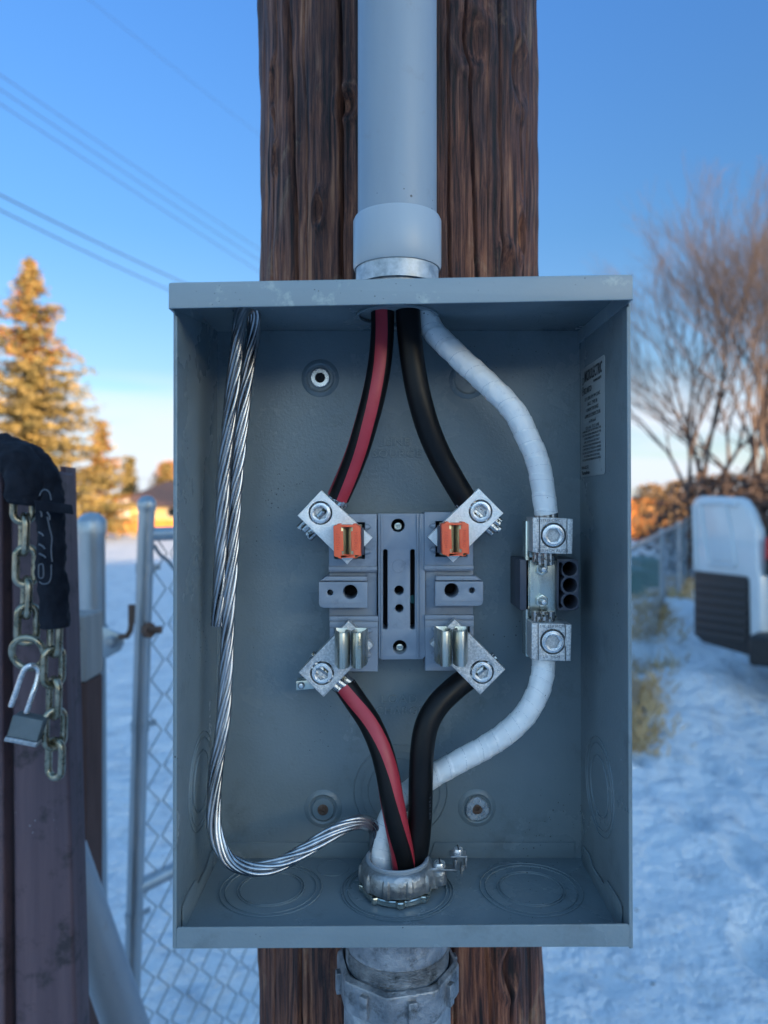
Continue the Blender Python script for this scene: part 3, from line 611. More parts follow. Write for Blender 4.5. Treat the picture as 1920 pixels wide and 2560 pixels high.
def lug(label, corners, scr, entry, exit_, metal, top, cable_r, jawpx):
    c0 = P(*scr, LY); t = thing('terminal_lug', label, 'terminal', (c0.x, LY + .012, c0.z), 'set screw terminals on the socket block')
    q = pl(corners, LY); b = MB(); cc = P(*scr, LY)
    b.plate([q, circ(cc.x, cc.z, M(29.5, LY), 48)], FRONT(LY), .0118, .0005, 2)
    b.plate([circ(cc.x, cc.z, M(29, LY), 48)], FRONT(LY + .008), .003)
    b.build('bar', metal, t)
    b = MB(); hexscrew(b, *scr, LY + .0004, M(26, LY), M(17, LY), .35, mi=0); b.build('set_screw', [m_screw, m_alu2], t)
    b = MB(); p0 = P(*entry, LY + .0098); p1 = P(*exit_, LY + .0098); d = (p1 - p0).normalized(); n2 = Vector((0, 1, 0)); n1 = d.cross(n2)
    strandset(b, p0, d, n1, n2, cable_r, (p1 - p0).length, 8, jag=.0022); b.build('conductor_end', m_strand2, t)
    px, py0, py1 = jawpx
    b = MB(); jawclip(b, px, py0, py1, LY, M(39 if not top else 31, .545), .0235 if not top else .0185, lean=0); b.build('jaw', m_jaw if not top else m_jawy, t)
    if top:
        cy_ = (py0 + py1) / 2; X0, Y0 = px - 867.5, cy_ - 1352
        Z = lambda a: (820 + a[0] / 16.59 + X0, 1290 + a[1] / 16.59 + Y0)
        outer = [(215, 430), (250, 388), (340, 372), (395, 318), (505, 310), (528, 365), (1020, 365), (1045, 315), (1170, 318), (1235, 375), (1320, 395), (1345, 440), (1370, 1645), (1250, 1680), (1205, 1735), (1080, 1765), (1065, 1650), (575, 1650), (555, 1770), (450, 1755), (395, 1705), (285, 1685), (245, 1630)]
        inner = [(540, 455), (1025, 455), (1025, 615), (950, 625), (962, 1440), (1055, 1450), (1050, 1600), (572, 1600), (565, 1450), (645, 1440), (622, 630), (540, 615)]
        Yc = .5355; b = MB()
        b.plate([pl([Z(a) for a in outer], Yc), pl([Z(a) for a in inner], Yc)], FRONT(Yc), .0165, .0006, 2)
        f_ = FRONT(Yc)
        c1 = P(*Z((415, 1060)), Yc); b.text('HS2027', M(8.5, Yc) / .70, f_, .0003, R(90), (c1.x, c1.z), sx=1.0, space=1.12, bold=-.0001, mi=1)
        c2 = P(*Z((1150, 1020)), Yc); b.text('MICRO', M(8.5, Yc) / .70, f_, .0003, R(-90), (c2.x, c2.z), sx=1.1, space=1.12, bold=-.0001, mi=1)
        b.build('jaw_cover', [m_orange, m_orange2], t)
        b = MB(); c3 = P(*Z((800, 1690)), Yc + .012); b.plate([circ(c3.x, c3.z, .0001, 4)], f_, .0001)
        xs = (1345, 1500) if px < 1000 else (55, 225)
        q = pl([Z((xs[0], 1590)), Z((xs[1], 1590)), Z((xs[1] - (20 if px < 1000 else 0), 480)), Z((xs[0], 480))], .55)
        b = MB(); b.plate([q], FRONT(.547), .010, .0005); b.build('jaw_backing', m_plas2, t)
    return t
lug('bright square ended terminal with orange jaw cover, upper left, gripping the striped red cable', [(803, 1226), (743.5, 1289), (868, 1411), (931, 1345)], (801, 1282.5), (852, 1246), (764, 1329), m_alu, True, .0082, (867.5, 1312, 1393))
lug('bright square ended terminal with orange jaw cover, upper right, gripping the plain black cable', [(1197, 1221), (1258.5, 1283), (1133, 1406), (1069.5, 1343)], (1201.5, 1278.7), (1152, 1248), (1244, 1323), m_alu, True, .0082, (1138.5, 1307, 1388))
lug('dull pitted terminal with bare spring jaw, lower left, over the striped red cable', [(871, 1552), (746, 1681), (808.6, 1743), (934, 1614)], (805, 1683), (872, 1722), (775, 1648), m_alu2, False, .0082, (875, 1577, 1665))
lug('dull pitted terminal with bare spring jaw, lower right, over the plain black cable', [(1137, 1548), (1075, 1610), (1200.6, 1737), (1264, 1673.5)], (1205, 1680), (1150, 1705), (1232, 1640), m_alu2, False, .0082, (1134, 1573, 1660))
# small bonding terminal beside the lower left lug
bt = thing('bonding_terminal', 'tiny zinc box terminal poking out left of the lower left lug', 'terminal', tuple(P(762, 1715, .585)))
b = MB(); b.plate([pl([(740, 1726), (785, 1722), (785, 1700), (740, 1703)], .575)], FRONT(.575), .012, .0005); b.build('strap', m_zinc, bt)
b = MB(); c = P(753, 1714, .574); b.lathe([(.0028, 0), (.0028, .001), (.0018, .0022), (.0001, .0026)], (c.x, .5748, c.z), FRONT(0), 20); b.build('screw', m_screw, bt)

# ================================================================== NEUTRAL TERMINAL
nt_ = thing('neutral_terminal', 'silver neutral bar with two square lugs on a dark plastic base at the right', 'terminal', tuple(P(1370, 1470, .598)))
b = MB(); Yb = .556
def pr(x0, y0, x1, y1, Y): return pl([(x0, y1), (x1, y1), (x1, y0), (x0, y0)], Y)
b.plate([pr(1300, 1399, 1322, 1525, Yb)], FRONT(Yb), .042, .0004)
tubes = [(1424.5, 1422), (1425.5, 1463), (1426.6, 1504)]
out = pl([(1393, 1398), (1440, 1398), (1446, 1404), (1447.5, 1440), (1447, 1486), (1446.5, 1520), (1438, 1526), (1393, 1526)], Yb)
loops = [out] + [circ(P(x, y, Yb).x, P(x, y, Yb).z, M(18.0, Yb), 36) for x, y in tubes]
loops.append(pl([(1398, 1407), (1403, 1405), (1408, 1411), (1404, 1422), (1406, 1436), (1412, 1443), (1404, 1452), (1402, 1464), (1405, 1476), (1412, 1484), (1404, 1494), (1402, 1508), (1408, 1517), (1400, 1522), (1397, 1517)], Yb))
b.plate(loops, FRONT(Yb), .041, .0003)
b.plate([pr(1320, 1399, 1394, 1526, .570)], FRONT(.570), .027, .0003)
b.build('base', m_plas2, nt_)
b = MB(); b.plate([pr(1393, 1400, 1446, 1524, .592)], FRONT(.5945), .001); b.build('base_floor', m_hole, nt_)  # black sheet that paints the shade down the tube holes
b = MB()
b.plate([pr(1323, 1400, 1391, 1541, .560)], FRONT(.560), .004, .0008, 2)
b.plate([pr(1314, 1302, 1324, 1640, .556)], FRONT(.556), .014, .0006)
b.plate([pr(1316, 1300, 1392, 1399, .5665)], FRONT(.5665), .004, .0005); b.plate([pr(1316, 1541, 1392, 1642, .5665)], FRONT(.5665), .004, .0005)
b.hexa([P(1322, 1541, .5605), P(1391, 1541, .5605), P(1391, 1545, .5665), P(1322, 1545, .5665)], [P(1322, 1543, .564), P(1391, 1543, .564), P(1391, 1547, .570), P(1322, 1547, .570)])
b.build('bar', m_zinc, nt_)
for (x, y) in ((1355, 1422), (1355, 1503)):
    c = P(x, y, .556); b = MB(); b.plate([circ(c.x, c.z, M(16.5, .556), 6, .5), circ(c.x, c.z, M(8, .556), 24)], FRONT(.5555), .0045, .0004); n_ = b.build('nut', m_zinc, nt_)
    b = MB(); r_ = M(7.5, .55); b.lathe([(r_, 0), (r_, .0095), (r_ - .0006, .0105), (.0001, .0107)], (c.x, .5595, c.z), FRONT(0), 24, rfn=lambda r, h, a: r + .00012 * math.sin(h * 9000)); b.build('stud', m_screw, nt_)
YLn = .536
for (x0, y0, x1, y1, sx_, sy_, txt) in ((1328, 1293.5, 1436, 1383, 1383.5, 1338.5, (('LISTED CNC', 1372, 1301), ('2/0', 1356, 1367), ('250 MCM AL-CU', 1382, 1377))), (1325, 1558, 1432.5, 1651, 1382, 1604.5, (('1/0  250 MCM', 1380, 1566), ('2/0  MCM', 1378, 1642)))):
    l = MB(); w_ = x1 - x0
    seam1, seam2 = x0 + w_ * .195, x0 + w_ * .83
    l.plate([pl([(x0 + 4, y1 - 3), (seam1 - .6, y1), (seam1 - .6, y0), (x0 + 4, y0)], YLn)], FRONT(YLn + .0003), .0245, .0007)
    l.plate([pl([(seam1 + .6, y1), (seam2 - .6, y1 + 2), (seam2 - .6, y0 + 2), (seam1 + .6, y0)], YLn), circ(P(sx_, sy_, YLn).x, P(sx_, sy_, YLn).z, M(31.5, YLn), 48)], FRONT(YLn), .0245, .0005)
    l.plate([pl([(seam2 + .6, y1 + 2), (x1 - 5, y1 + 2), (x1 - 3, y0 + 4), (seam2 + .6, y0 + 3)], YLn)], FRONT(YLn + .0003), .0245, .0007)
    l.plate([circ(P(sx_, sy_, YLn).x, P(sx_, sy_, YLn).z, M(31, YLn), 48)], FRONT(YLn + .007), .003)
    lo = l.build('lug_body', m_alu2, nt_)
    g = MB()
    for s_, a_, c_ in txt:
        cc = P(a_, c_, YLn); g.text(s_, M(6.5, YLn) / .7, FRONT(YLn - .00002), .0001, 0, (cc.x, cc.z), sx=1.05, space=1.1)
    g.build('stamped_text', m_plas2, lo, smooth=None, clean=False)
    g = MB(); hexscrew(g, sx_, sy_, YLn - .0002, M(28, YLn), M(17.5, YLn), .1); g.build('set_screw', [m_screw, m_alu2], nt_)
b = MB(); up, dn = Vector((0, 0, 1)), Vector((0, 0, -1)); ex, ey = Vector((1, 0, 0)), Vector((0, 1, 0))
strandset(b, P(1366, 1282, .549), dn, ex, ey, .0085, .007, 9, jag=.0005)
b.build('conductor_strands', m_strand2, nt_); b = MB(); strandset(b, P(1360, 1375, .549), dn, ex, ey, .0085, .010, 9, jag=.0022)
b.build('conductor_strands', m_strand2, nt_); b = MB()
strandset(b, P(1358, 1548 + 24, .549), up, ex, ey, .0085, .0105, 9, jag=.0030)
b.build('conductor_strands', m_strand2, nt_)

# ================================================================== CABLES
def cable(name, label, pts, wpx, mats, mfn=None, seg=48, n=14, twist=0.0, rfn=None, group=None):
    path = cmr([P(x, y, Y) for x, y, Y in pts], n)
    # radius from width in pixels at mid depth
    r = M(wpx, .555) / 2
    b = MB(); b.tube(path, r, seg, mfn=mfn, twist=twist, rfn=rfn)
    o = b.build(name, mats, None, 60)
    return tag(o, label, 'cable', group)
G = 'insulated cables inside the box'
def stripes(*bands):                              # angular bands (0..1) carrying the red stripe
    def f(i, u):
        for a, z in bands:
            if a <= u < z or a <= u + 1 < z: return 1
        return 0
    return f
cable('striped_cable', 'black cable with red stripes coming down from the roof opening to the upper left terminal',
      [(958, 690, .550), (957, 780, .549), (955, 850, .548), (947, 925, .547), (931, 1002, .547), (914, 1064, .549), (897, 1120, .553), (874, 1180, .559), (846, 1243, .5655)], 58, [m_black, m_red], stripes((.96, 1.12), (.27, .42), (.64, .78)), group=G, twist=-4.4)
cable('black_cable', 'plain black cable coming down from the roof opening to the upper right terminal',
      [(1019, 690, .548), (1020, 780, .546), (1026, 860, .545), (1037, 940, .545), (1051, 1005, .546), (1072, 1075, .550), (1100, 1140, .556), (1130, 1195, .561), (1164, 1252, .566)], 60, [m_black], group=G)
cable('striped_cable', 'black cable with red stripes running from the lower left terminal down into the bushing',
      [(864, 1716, .566), (888, 1752, .563), (924, 1806, .557), (952, 1870, .551), (969, 1935, .547), (980, 2000, .545), (994, 2075, .545), (1008, 2150, .546), (1010, 2235, .549)], 58, [m_black, m_red], stripes((.93, 1.12), (.38, .57)), group=G, twist=-14.0)
cable('black_cable', 'plain black cable bending from the lower right terminal down into the bushing',
      [(1166, 1698, .566), (1135, 1722, .563), (1095, 1762, .558), (1068, 1810, .554), (1056, 1870, .552), (1052, 1950, .552), (1050, 2040, .553), (1044, 2110, .553), (1034, 2180, .553), (1030, 2240, .553)], 60, [m_black], group=G)
b = MB(); cab = None
for k_, chx in enumerate('PRYSMIAN'):
    pz = 1976 + k_ * 10; cx_k = (1051 - CX) / F * .552; rk = M(60, .555) / 2; an = R(48); nrm = Vector((math.sin(an), -math.cos(an), 0)); tv = Vector((0, 0, -1)); up_ = Vector((math.cos(an), math.sin(an), 0))
    o_k = Vector((cx_k, .5525, ZC - (pz - CY) / F * .545)) + nrm * (rk + .0001)
    b.text(chx, .0030, lambda u, v, w, o_k=o_k, tv=tv, up_=up_, nrm=nrm: tuple(o_k + tv * u + up_ * v + nrm * w), .0001)
b.build('printed_marking', m_emb, [o for o in bpy.data.objects if o.name.startswith('black_cable')][-1], smooth=None, clean=False)
def wrap(pitch, tilt):
    def f(L, th):
        q = (L / pitch + tilt * math.cos(th - .8) * .34) + .20 * math.sin(L * 83) + .12 * math.sin(L * 31 + 1)
        q -= math.floor(q)
        return .00038 * (1 - q) ** 2 + .00010 * math.sin(th * 3 + L * 260) + .00008 * math.sin(th * 5 - L * 410) + .0002 * noise.noise(Vector((L * 120, math.cos(th) * 2, math.sin(th) * 2)))
    return f
def seam(pitch, tilt, path_n, L_tot):  # picks the faces darkened as edge shading at each wrap
    def f(i, u):
        L = L_tot * i / path_n; q = (L / pitch + tilt * math.cos(2 * PI * u - .8) * .34) + .20 * math.sin(L * 83) + .12 * math.sin(L * 31 + 1); q -= math.floor(q)
        return 1 if q > .972 else 0
    return f
cable('white_taped_cable', 'cable wrapped in white tape curving from the roof opening to the neutral terminal',
      [(1052, 690, .560), (1062, 765, .556), (1078, 820, .552), (1142, 888, .546), (1224, 964, .542), (1284, 1027, .541), (1316, 1088, .542), (1344, 1154, .544), (1357, 1219, .547), (1365, 1284, .549)], 56.5, [m_white, m_seam_shade], mfn=seam(.0125, 1.0, 540, .215), n=60, rfn=wrap(.0125, 1.0), group=G)
cable('white_taped_cable', 'cable wrapped in white tape curving from under the neutral terminal to the bushing',
      [(1359, 1648, .549), (1356, 1690, .548), (1336, 1750, .547), (1296, 1806, .549), (1230, 1858, .555), (1150, 1902, .562), (1075, 1945, .566), (1010, 1992, .566), (972, 2050, .564), (957, 2110, .560), (957, 2170, .557), (972, 2235, .555)], 56.5, [m_white, m_seam_shade], mfn=seam(.0105, 1.2, 550, .262), n=50, rfn=wrap(.0105, 1.2), group=G)
for lab_, px_ in (('a', 0),):
    pass
# bare stranded aluminium cable
def bare():
    pts = [(960, 2240, .553), (938, 2190, .556), (940, 2120, .560), (938, 2072, .560), (915, 2056, .556), (888, 2056, .550), (834, 2081, .540), (762, 2128, .532), (689, 2163, .526), (624, 2172, .523), (574, 2150, .524), (546, 2100, .526), (535, 2045, .529), (535, 1983, .532), (541, 1922, .535), (551, 1850, .538), (562, 1736, .541), (568, 1620, .542), (573, 1500, .543), (580, 1380, .544), (586, 1260, .545), (597, 1140, .545), (609, 1020, .545), (622, 910, .545), (633, 830, .545), (633, 785, .541), (618, 768, .535), (602, 786, .530), (594, 835, .529), (588, 900, .530), (578, 1000, .532), (568, 1100, .534), (560, 1200, .536), (554, 1320, .538), (548, 1440, .540), (544, 1564, .541)]
    path = cmr([P(*p) for p in pts], 12); fr = frames(path)
    Ls = [0]
    for i in range(1, len(path)): Ls.append(Ls[-1] + (path[i] - path[i - 1]).length)
    b = MB(); k = 8; RS, rs = .0037, .00162
    for s in range(k):
        line = []
        for i, p in enumerate(path):
            th = 2 * PI * s / k + Ls[i] * 2 * PI / .125 + .14 * math.sin(Ls[i] * 23 + s * 1.7) + .12 * math.sin(Ls[i] * 61 + s * 3)
            rr = RS * (1 + .10 * math.sin(Ls[i] * 37 + s * 2.1) + .09 * math.sin(Ls[i] * 90 + s))
            t, a, c = fr[i]; line.append(p + a * math.cos(th) * rr + c * math.sin(th) * rr * .92)
        b.tube(line, rs, 9)
    for s in range(3):
        line = [p + fr[i][1] * math.cos(2 * PI * s / 3 + Ls[i] * 60) * .0017 + fr[i][2] * math.sin(2 * PI * s / 3 + Ls[i] * 60) * .0017 for i, p in enumerate(path)]
        b.tube(line, .0016, 7)
    o = b.build('bare_ground_cable', m_strand, None, 60, clean=False)
    tag(o, 'bare twisted aluminium cable doubled over at the roof and looping down the left side', 'cable')
bare()

# ================================================================== BUSHING INSIDE, CONNECTOR BELOW
bu = thing('grounding_bushing', 'cast metal bushing with a screw lug round the cables on the box floor', 'bushing', (HX, HY, ZF))
zr = ZC - .2655
def facet(r, h, a):
    q = (a * 10 / (2 * PI)) % 1.0
    return r if (q > .14 and q < .86) else r + .0016
b = MB(); R0 = .0272
b.lathe([(R0 - .003, ZF + .0065), (R0 - .0005, ZF + .0068), (R0, ZF + .008), (R0 + .0004, ZF + .012), (R0, zr - .0065), (R0 - .0012, zr - .0045)], (HX, HY, 0), seg=120, close=False, rfn=facet)
b.lathe([(R0 + .0002, zr - .0055), (R0 - .001, zr - .0030), (.0236, zr - .0012), (.0226, zr - .001), (.0226, ZF + .001)], (HX, HY, 0), seg=80, close=False)
b.build('body', m_cast, bu)
b = MB(); b.lathe([(.0236, zr - .0013), (.0238, zr + .0008), (.0228, zr + .0016), (.0212, zr + .0012), (.0206, zr - .001), (.0206, ZF + .004)], (HX, HY, 0), seg=80, close=False); b.build('insulating_throat', m_pvc, bu)
b = MB(); b.lathe([(.0215, ZF + .0010), (.0262, ZF + .0010), (.0268, ZF + .0018), (.0268, ZF + .0048), (.0262, ZF + .0055), (.0215, ZF + .0055)], (HX, HY, 0), seg=96, close=False,
                  rfn=lambda r, h, a: r + (.0022 if (r > .025 and ((a * 8 / (2 * PI)) % 1.0) < .22) else 0)); b.build('locknut', m_zinc, bu)
b = MB(); lc = Vector((HX + .0315, HY - .004, 0)); b.lathe([(.0050, ZF + .007), (.0054, ZF + .008), (.0054, zr - .0065), (.0050, zr - .0058)], lc, seg=32)
b.obox((HX + .0272, HY - .003, (ZF + zr) / 2 + .0005), (.0030, 0, 0), (0, .0052, 0), (0, 0, .0078)); b.build('lug_boss', m_cast, bu, bevel=.0006)
b = MB(); zs_ = zr - .0052
b.obox((lc.x + .0015, lc.y, zs_), (.0095, 0, 0), (0, .0045, 0), (0, 0, .0007)); b.obox((lc.x + .0118, lc.y + .001, zs_ + .003), (.0008, 0, 0), (0, .0045, 0), (0, 0, .0042))
b.obox((lc.x + .0165, lc.y + .002, zs_ - .0022), (.0006, .0, 0), (0, .0045, 0), (0, 0, .0040)); b.obox((lc.x + .0142, lc.y + .002, zs_ + .009), (.0062, 0, 0), (0, .0050, 0), (0, 0, .0008))
b.obox((lc.x + .0195, lc.y + .002, zs_ + .0045), (.0008, 0, 0), (0, .0050, 0), (0, 0, .0045)); b.obox((lc.x + .0150, lc.y + .0060, zs_ + .002), (.0045, 0, 0), (0, .0006, 0), (0, 0, .0072))
b.build('lay_in_lug', m_cast, bu, bevel=.0004)
for (x, y, z, r) in ((lc.x, lc.y, zs_ + .0006, .0046), (lc.x + .0140, lc.y + .002, zs_ + .0098, .0040)):
    b = MB(); b.lathe([(r * .9, z - .001), (r, z), (r, z + .0018), (r * .85, z + .0036), (r * .4, z + .0045), (.0001, z + .0046)], (x, y, 0), seg=32)
    b.box(x - .0004, x + .0004, y - r * .9, y + r * .9, z + .0040, z + .0047, 1); b.build('screw', [m_screw, m_hole], bu)
cn = thing('box_connector', 'large metal threaded connector with hexagonal nut under the box', 'connector', (HX, HY, zt(2560)))
b = MB(); Rn = .0385
b.lathe([(Rn - .002, ZF - .0015), (Rn, ZF - .003), (Rn, ZC - .3270)], (HX, HY, 0), seg=80, close=False)
pf = []
for k in range(7): zz = ZC - .3270 - k * .0022; pf += [(Rn + .0002, zz), (Rn - .0012, zz - .0011)]
b.lathe(pf + [(Rn - .003, ZC - .345)], (HX, HY, 0), seg=80, close=False); b.build('threaded_neck', m_cast2, cn)
def hexr(r, h, a):
    if r < .0405: return r
    q = ((a + .17) % (PI / 4)) - PI / 8; rr = r * math.cos(PI / 8) / math.cos(q)
    return rr
b = MB(); b.lathe([(.0395, ZC - .3450), (.0398, ZC - .3395), (.0425, ZC - .3385), (.0465, ZC - .3410), (.0468, ZC - .3440), (.0468, ZC - .3600), (.0450, ZC - .3640), (.0395, ZC - .3645)], (HX, HY, 0), seg=96, close=False, rfn=hexr)
for k in range(8):
    a = k * PI / 4 + PI / 8 - .17; c = Vector((math.cos(a), math.sin(a), 0)); tv = Vector((-c.y, c.x, 0))
    b.obox(Vector((HX, HY, ZC - .3520)) + c * .0443, c * .0022, tv * .0032, (0, 0, .0078))
b.build('hex_nut', m_cast2, cn, bevel=.0006)
b = MB(); b.lathe([(.0392, ZC - .3640), (.0400, ZC - .3660), (.0400, ZC - .4200), (.036, ZC - .4200), (.036, ZC - .60)], (HX, HY, 0), seg=80, close=False)
bo_ = b.build('lower_body', m_cast, cn)
b = MB()
for k, ch in enumerate('1700  OJETLA'):
    if ch == ' ': continue
    a = R(-128 + k * 7.2); c = Vector((math.cos(a), math.sin(a), 0)); tv = Vector((-c.y, c.x, 0)); o_ = Vector((HX, HY, ZC - .374)) + c * .0401
    b.text(ch, .0068, lambda u, v, w, o_=o_, tv=tv, c=c: tuple(o_ + tv * u + Vector((0, 0, v)) + c * w), .0004)
b.build('cast_lettering', m_galv, bo_, smooth=None, clean=False)

# ================================================================== LEFT FOREGROUND : boards, sleeve, chains, padlock
fb = thing('fence_boards', 'purple brown painted timber boards at the left edge with the lock chain hung over them', 'timber boards', (-.40, .9, 0))
def board(mb, top, bot, Y, th, mi=0, wav=0.0):
    """top/bottom: (px left, px right, py); continued straight down to the ground"""
    a0, a1, t = top; c0, c1, q = bot; zt0, zb0 = P(0, t, Y).z, P(0, q, Y).z; k = zt0 / (zt0 - zb0)
    e0, e1 = a0 + (c0 - a0) * k, a1 + (c1 - a1) * k
    mb.hexa([P(e0, CY, Y) * 1, P(e1, CY, Y) * 1, P(a1, CY, Y) * 1, P(a0, CY, Y) * 1], [P(e0, CY, Y) + Vector((0, th, 0)), P(e1, CY, Y) + Vector((0, th, 0)), P(a1, CY, Y) + Vector((0, th, 0)), P(a0, CY, Y) + Vector((0, th, 0))], mi)
    o = len(mb.v) - 8
    for i in range(8):
        x, y, z = mb.v[o + i]; mb.v[o + i] = (x, y, 0.0 if i % 4 < 2 else zt0)
b = MB(); board(b, (24, 150, 1178), (36, 190, 2560), .87, .04); b.build('board', m_brown, fb, bevel=.004)
b = MB(); board(b, (150.5, 164, 1166), (190.5, 199, 2560), .89, .03); b.build('board', m_brown, fb, bevel=.003)
b = MB(); board(b, (-160, 3, 1150), (-160, 10, 2560), .86, .04); b.build('board', m_brown, fb, bevel=.004)
b = MB(); board(b, (-150, 40, 1190), (-150, 60, 2560), .93, .02); b.build('gap_shade_board', m_vblk, fb)  # black board added to fill the gap between boards with shade
pw = thing('fence_post', 'short grey weathered timber post with a rusty brown lower face beside the galvanised post', 'post', (P(190, 1600, 1.3).x, 1.3, 0))
b = MB(); a = P(150, 1540, 1.3); c = P(216, 1706, 1.3); b.box(a.x, c.x, 1.30, 1.38, c.z, a.z); b.build('upper_face', m_grayw, pw, bevel=.004)
b = MB(); b.box(a.x, c.x - .001, 1.302, 1.38, 0, c.z - .001); b.build('lower_face', m_rot, pw, bevel=.004)
for x, y in ((183, 1571), (197, 1572)):
    b = MB(); q = P(x, y, 1.3); b.lathe([(.003, 0), (.003, .001), (.0001, .0015)], (q.x, 1.2995, q.z), FRONT(0), 12); b.build('nail', m_hole, pw)
# fabric chain sleeve
def wrinkle(L, th):
    return .0035 * noise.noise(Vector((L * 60, math.cos(th) * 1.5, math.sin(th) * 1.5))) + .0022 * noise.noise(Vector((L * 130, math.cos(th) * 3, math.sin(th) * 3 + 5)))
slv = thing('chain_sleeve', 'black padded fabric sleeve of a lock chain slung over the board top', 'chain cover', tuple(P(90, 1560, .80)))
b = MB()
path = cmr([P(-120, 1200, .90), P(-70, 1142, .87), P(-10, 1128, .84), P(40, 1150, .81), P(60, 1195, .80), P(62, 1240, .80), P(60, 1262, .80)], 14)
b.tube(path, [M(46, .8) * (1 if i < len(path) - 8 else 1 - .35 * ((i - len(path) + 8) / 8) ** 2) for i in range(len(path))], 40, rfn=wrinkle)
path = cmr([P(-60, 1190, .90), P(0, 1135, .87), P(60, 1140, .84), P(102, 1180, .82), P(122, 1250, .81), P(127, 1330, .805), P(131, 1430, .805), P(136, 1520, .805), P(139, 1568, .805)], 14)
b.tube(path, [M(34, .8) * (1.12 if i < 50 else 1.0) for i in range(len(path))], 40, rfn=wrinkle)
b.build('fabric', m_fab, slv, 180)
b = MB(); b.hexa([P(86, 1250, .765), P(180, 1262, .775), P(184, 1286, .775), P(88, 1276, .765)], [P(86, 1250, .770), P(180, 1262, .780), P(184, 1286, .780), P(88, 1276, .770)]); b.build('strap_tab', m_fab, slv, bevel=.001)
b = MB()
for (x0, y0, x1, y1) in ((97, 1272, 104, 1292), (118, 1280, 124, 1300), (96, 1330, 108, 1340), (97, 1360, 112, 1372), (98, 1384, 114, 1394)):
    b.tube([P(x0, y0, .769), P((x0 + x1) / 2 + 3, (y0 + y1) / 2, .769), P(x1, y1, .769)], .0009, 8)
for ring_ in ([(118, 1292), (124, 1320), (130, 1345), (128, 1370), (129, 1392), (131, 1404)], [(97, 1412), (107, 1412), (108, 1442), (97, 1442), (97, 1412)], [(128, 1412), (128, 1440), (122, 1456), (108, 1460), (98, 1454)], [(99, 1240), (104, 1228), (114, 1224), (124, 1232), (128, 1250)]):
    b.tube(cmr([P(x, y, .769) for x, y in ring_], 4), .0007, 8)
b.build('reflective_print', m_emb, slv)
def link(mb, c, L, W, d, ang, tilt=0.0):
    """stadium link: length L, outer width W, wire d, turned by ang about its long (vertical) axis"""
    r = W / 2 - d / 2; h = L / 2 - d / 2 - r; pts = []
    for k in range(14): a = PI * k / 13; pts.append((r * math.cos(a), h + r * math.sin(a)))
    for k in range(14): a = PI + PI * k / 13; pts.append((r * math.cos(a), -h + r * math.sin(a)))
    M_ = Matrix.Rotation(tilt, 3, 'Y') @ Matrix.Rotation(ang, 3, 'Z')
    mb.tube([Vector(c) + M_ @ Vector((u, 0, v)) for u, v in pts], d / 2, 12, closed=True, ref=Vector((.3, -1, .2)))
def chain(label, pts, angs, Y, L=.050, W=.0275, d=.0082):
    t = thing('chain', label, 'chain', tuple(P(*pts[0], Y)), 'yellowish steel lock chain ends')
    for (x, y), a in zip(pts, angs):
        b = MB(); link(b, P(x, y, Y), L, W, d, R(a), R(1.5)); b.build('link', m_chain, t)
    return t
YC = .815
ch = chain('left chain end of thick zinc links carrying the big ring and padlock', [(58, 1258), (60, 1336), (64, 1415), (66, 1494), (68, 1560)], [20, -52, 24, -50, 28], YC)
b = MB(); c = P(70, 1632, YC - .002); b.tube([c + Vector((.0178 * math.cos(a), -.004 * math.sin(a), .0178 * math.sin(a))) for a in [2 * PI * k / 40 for k in range(40)]], .0038, 14, closed=True); b.build('ring', m_chain, ch)
chain('right chain end of thick zinc links hanging below the black sleeve', [(137, 1590), (133, 1668), (135, 1745), (137, 1822), (138, 1897)], [-38, 40, -38, 38, -22], YC)
pk = thing('padlock', 'small open laminated steel padlock hanging from the chain ring', 'padlock', tuple(P(75, 1840, YC - .012)))
Yk = YC - .012
b = MB(); b.tube(cmr([P(27, 1766, Yk), P(39, 1732, Yk), P(52, 1694, Yk), P(62, 1673, Yk), P(75, 1664, Yk), P(88, 1665, Yk + .004), P(97, 1678, Yk + .006), P(92, 1706, Yk + .004), P(80, 1740, Yk), P(66, 1782, Yk)], 8), .0029, 14); b.build('shackle', m_screw, pk)
ux = (P(117, 1796, Yk) - P(44, 1782, Yk)) / 2; uz = (P(44, 1782, Yk) - P(28, 1834, Yk)) / 2; cb = (P(117, 1796, Yk) + P(28, 1834, Yk)) / 2
b = MB(); b.obox(cb, ux, (0, .009, 0), uz)
body_ = b.build('body', m_lockb, pk, bevel=.0012)
b = MB()
for k in range(9): b.obox(cb + uz * (-.88 + k * .22), ux * 1.02, (0, .0092, 0), uz * .085)
b.build('lamination', m_lockb, body_, bevel=.0002)
b = MB(); b.obox(cb - uz * 1.27, ux * 1.10, (0, .0105, 0), uz * .24); b.build('bumper', m_galv, pk, bevel=.0015)

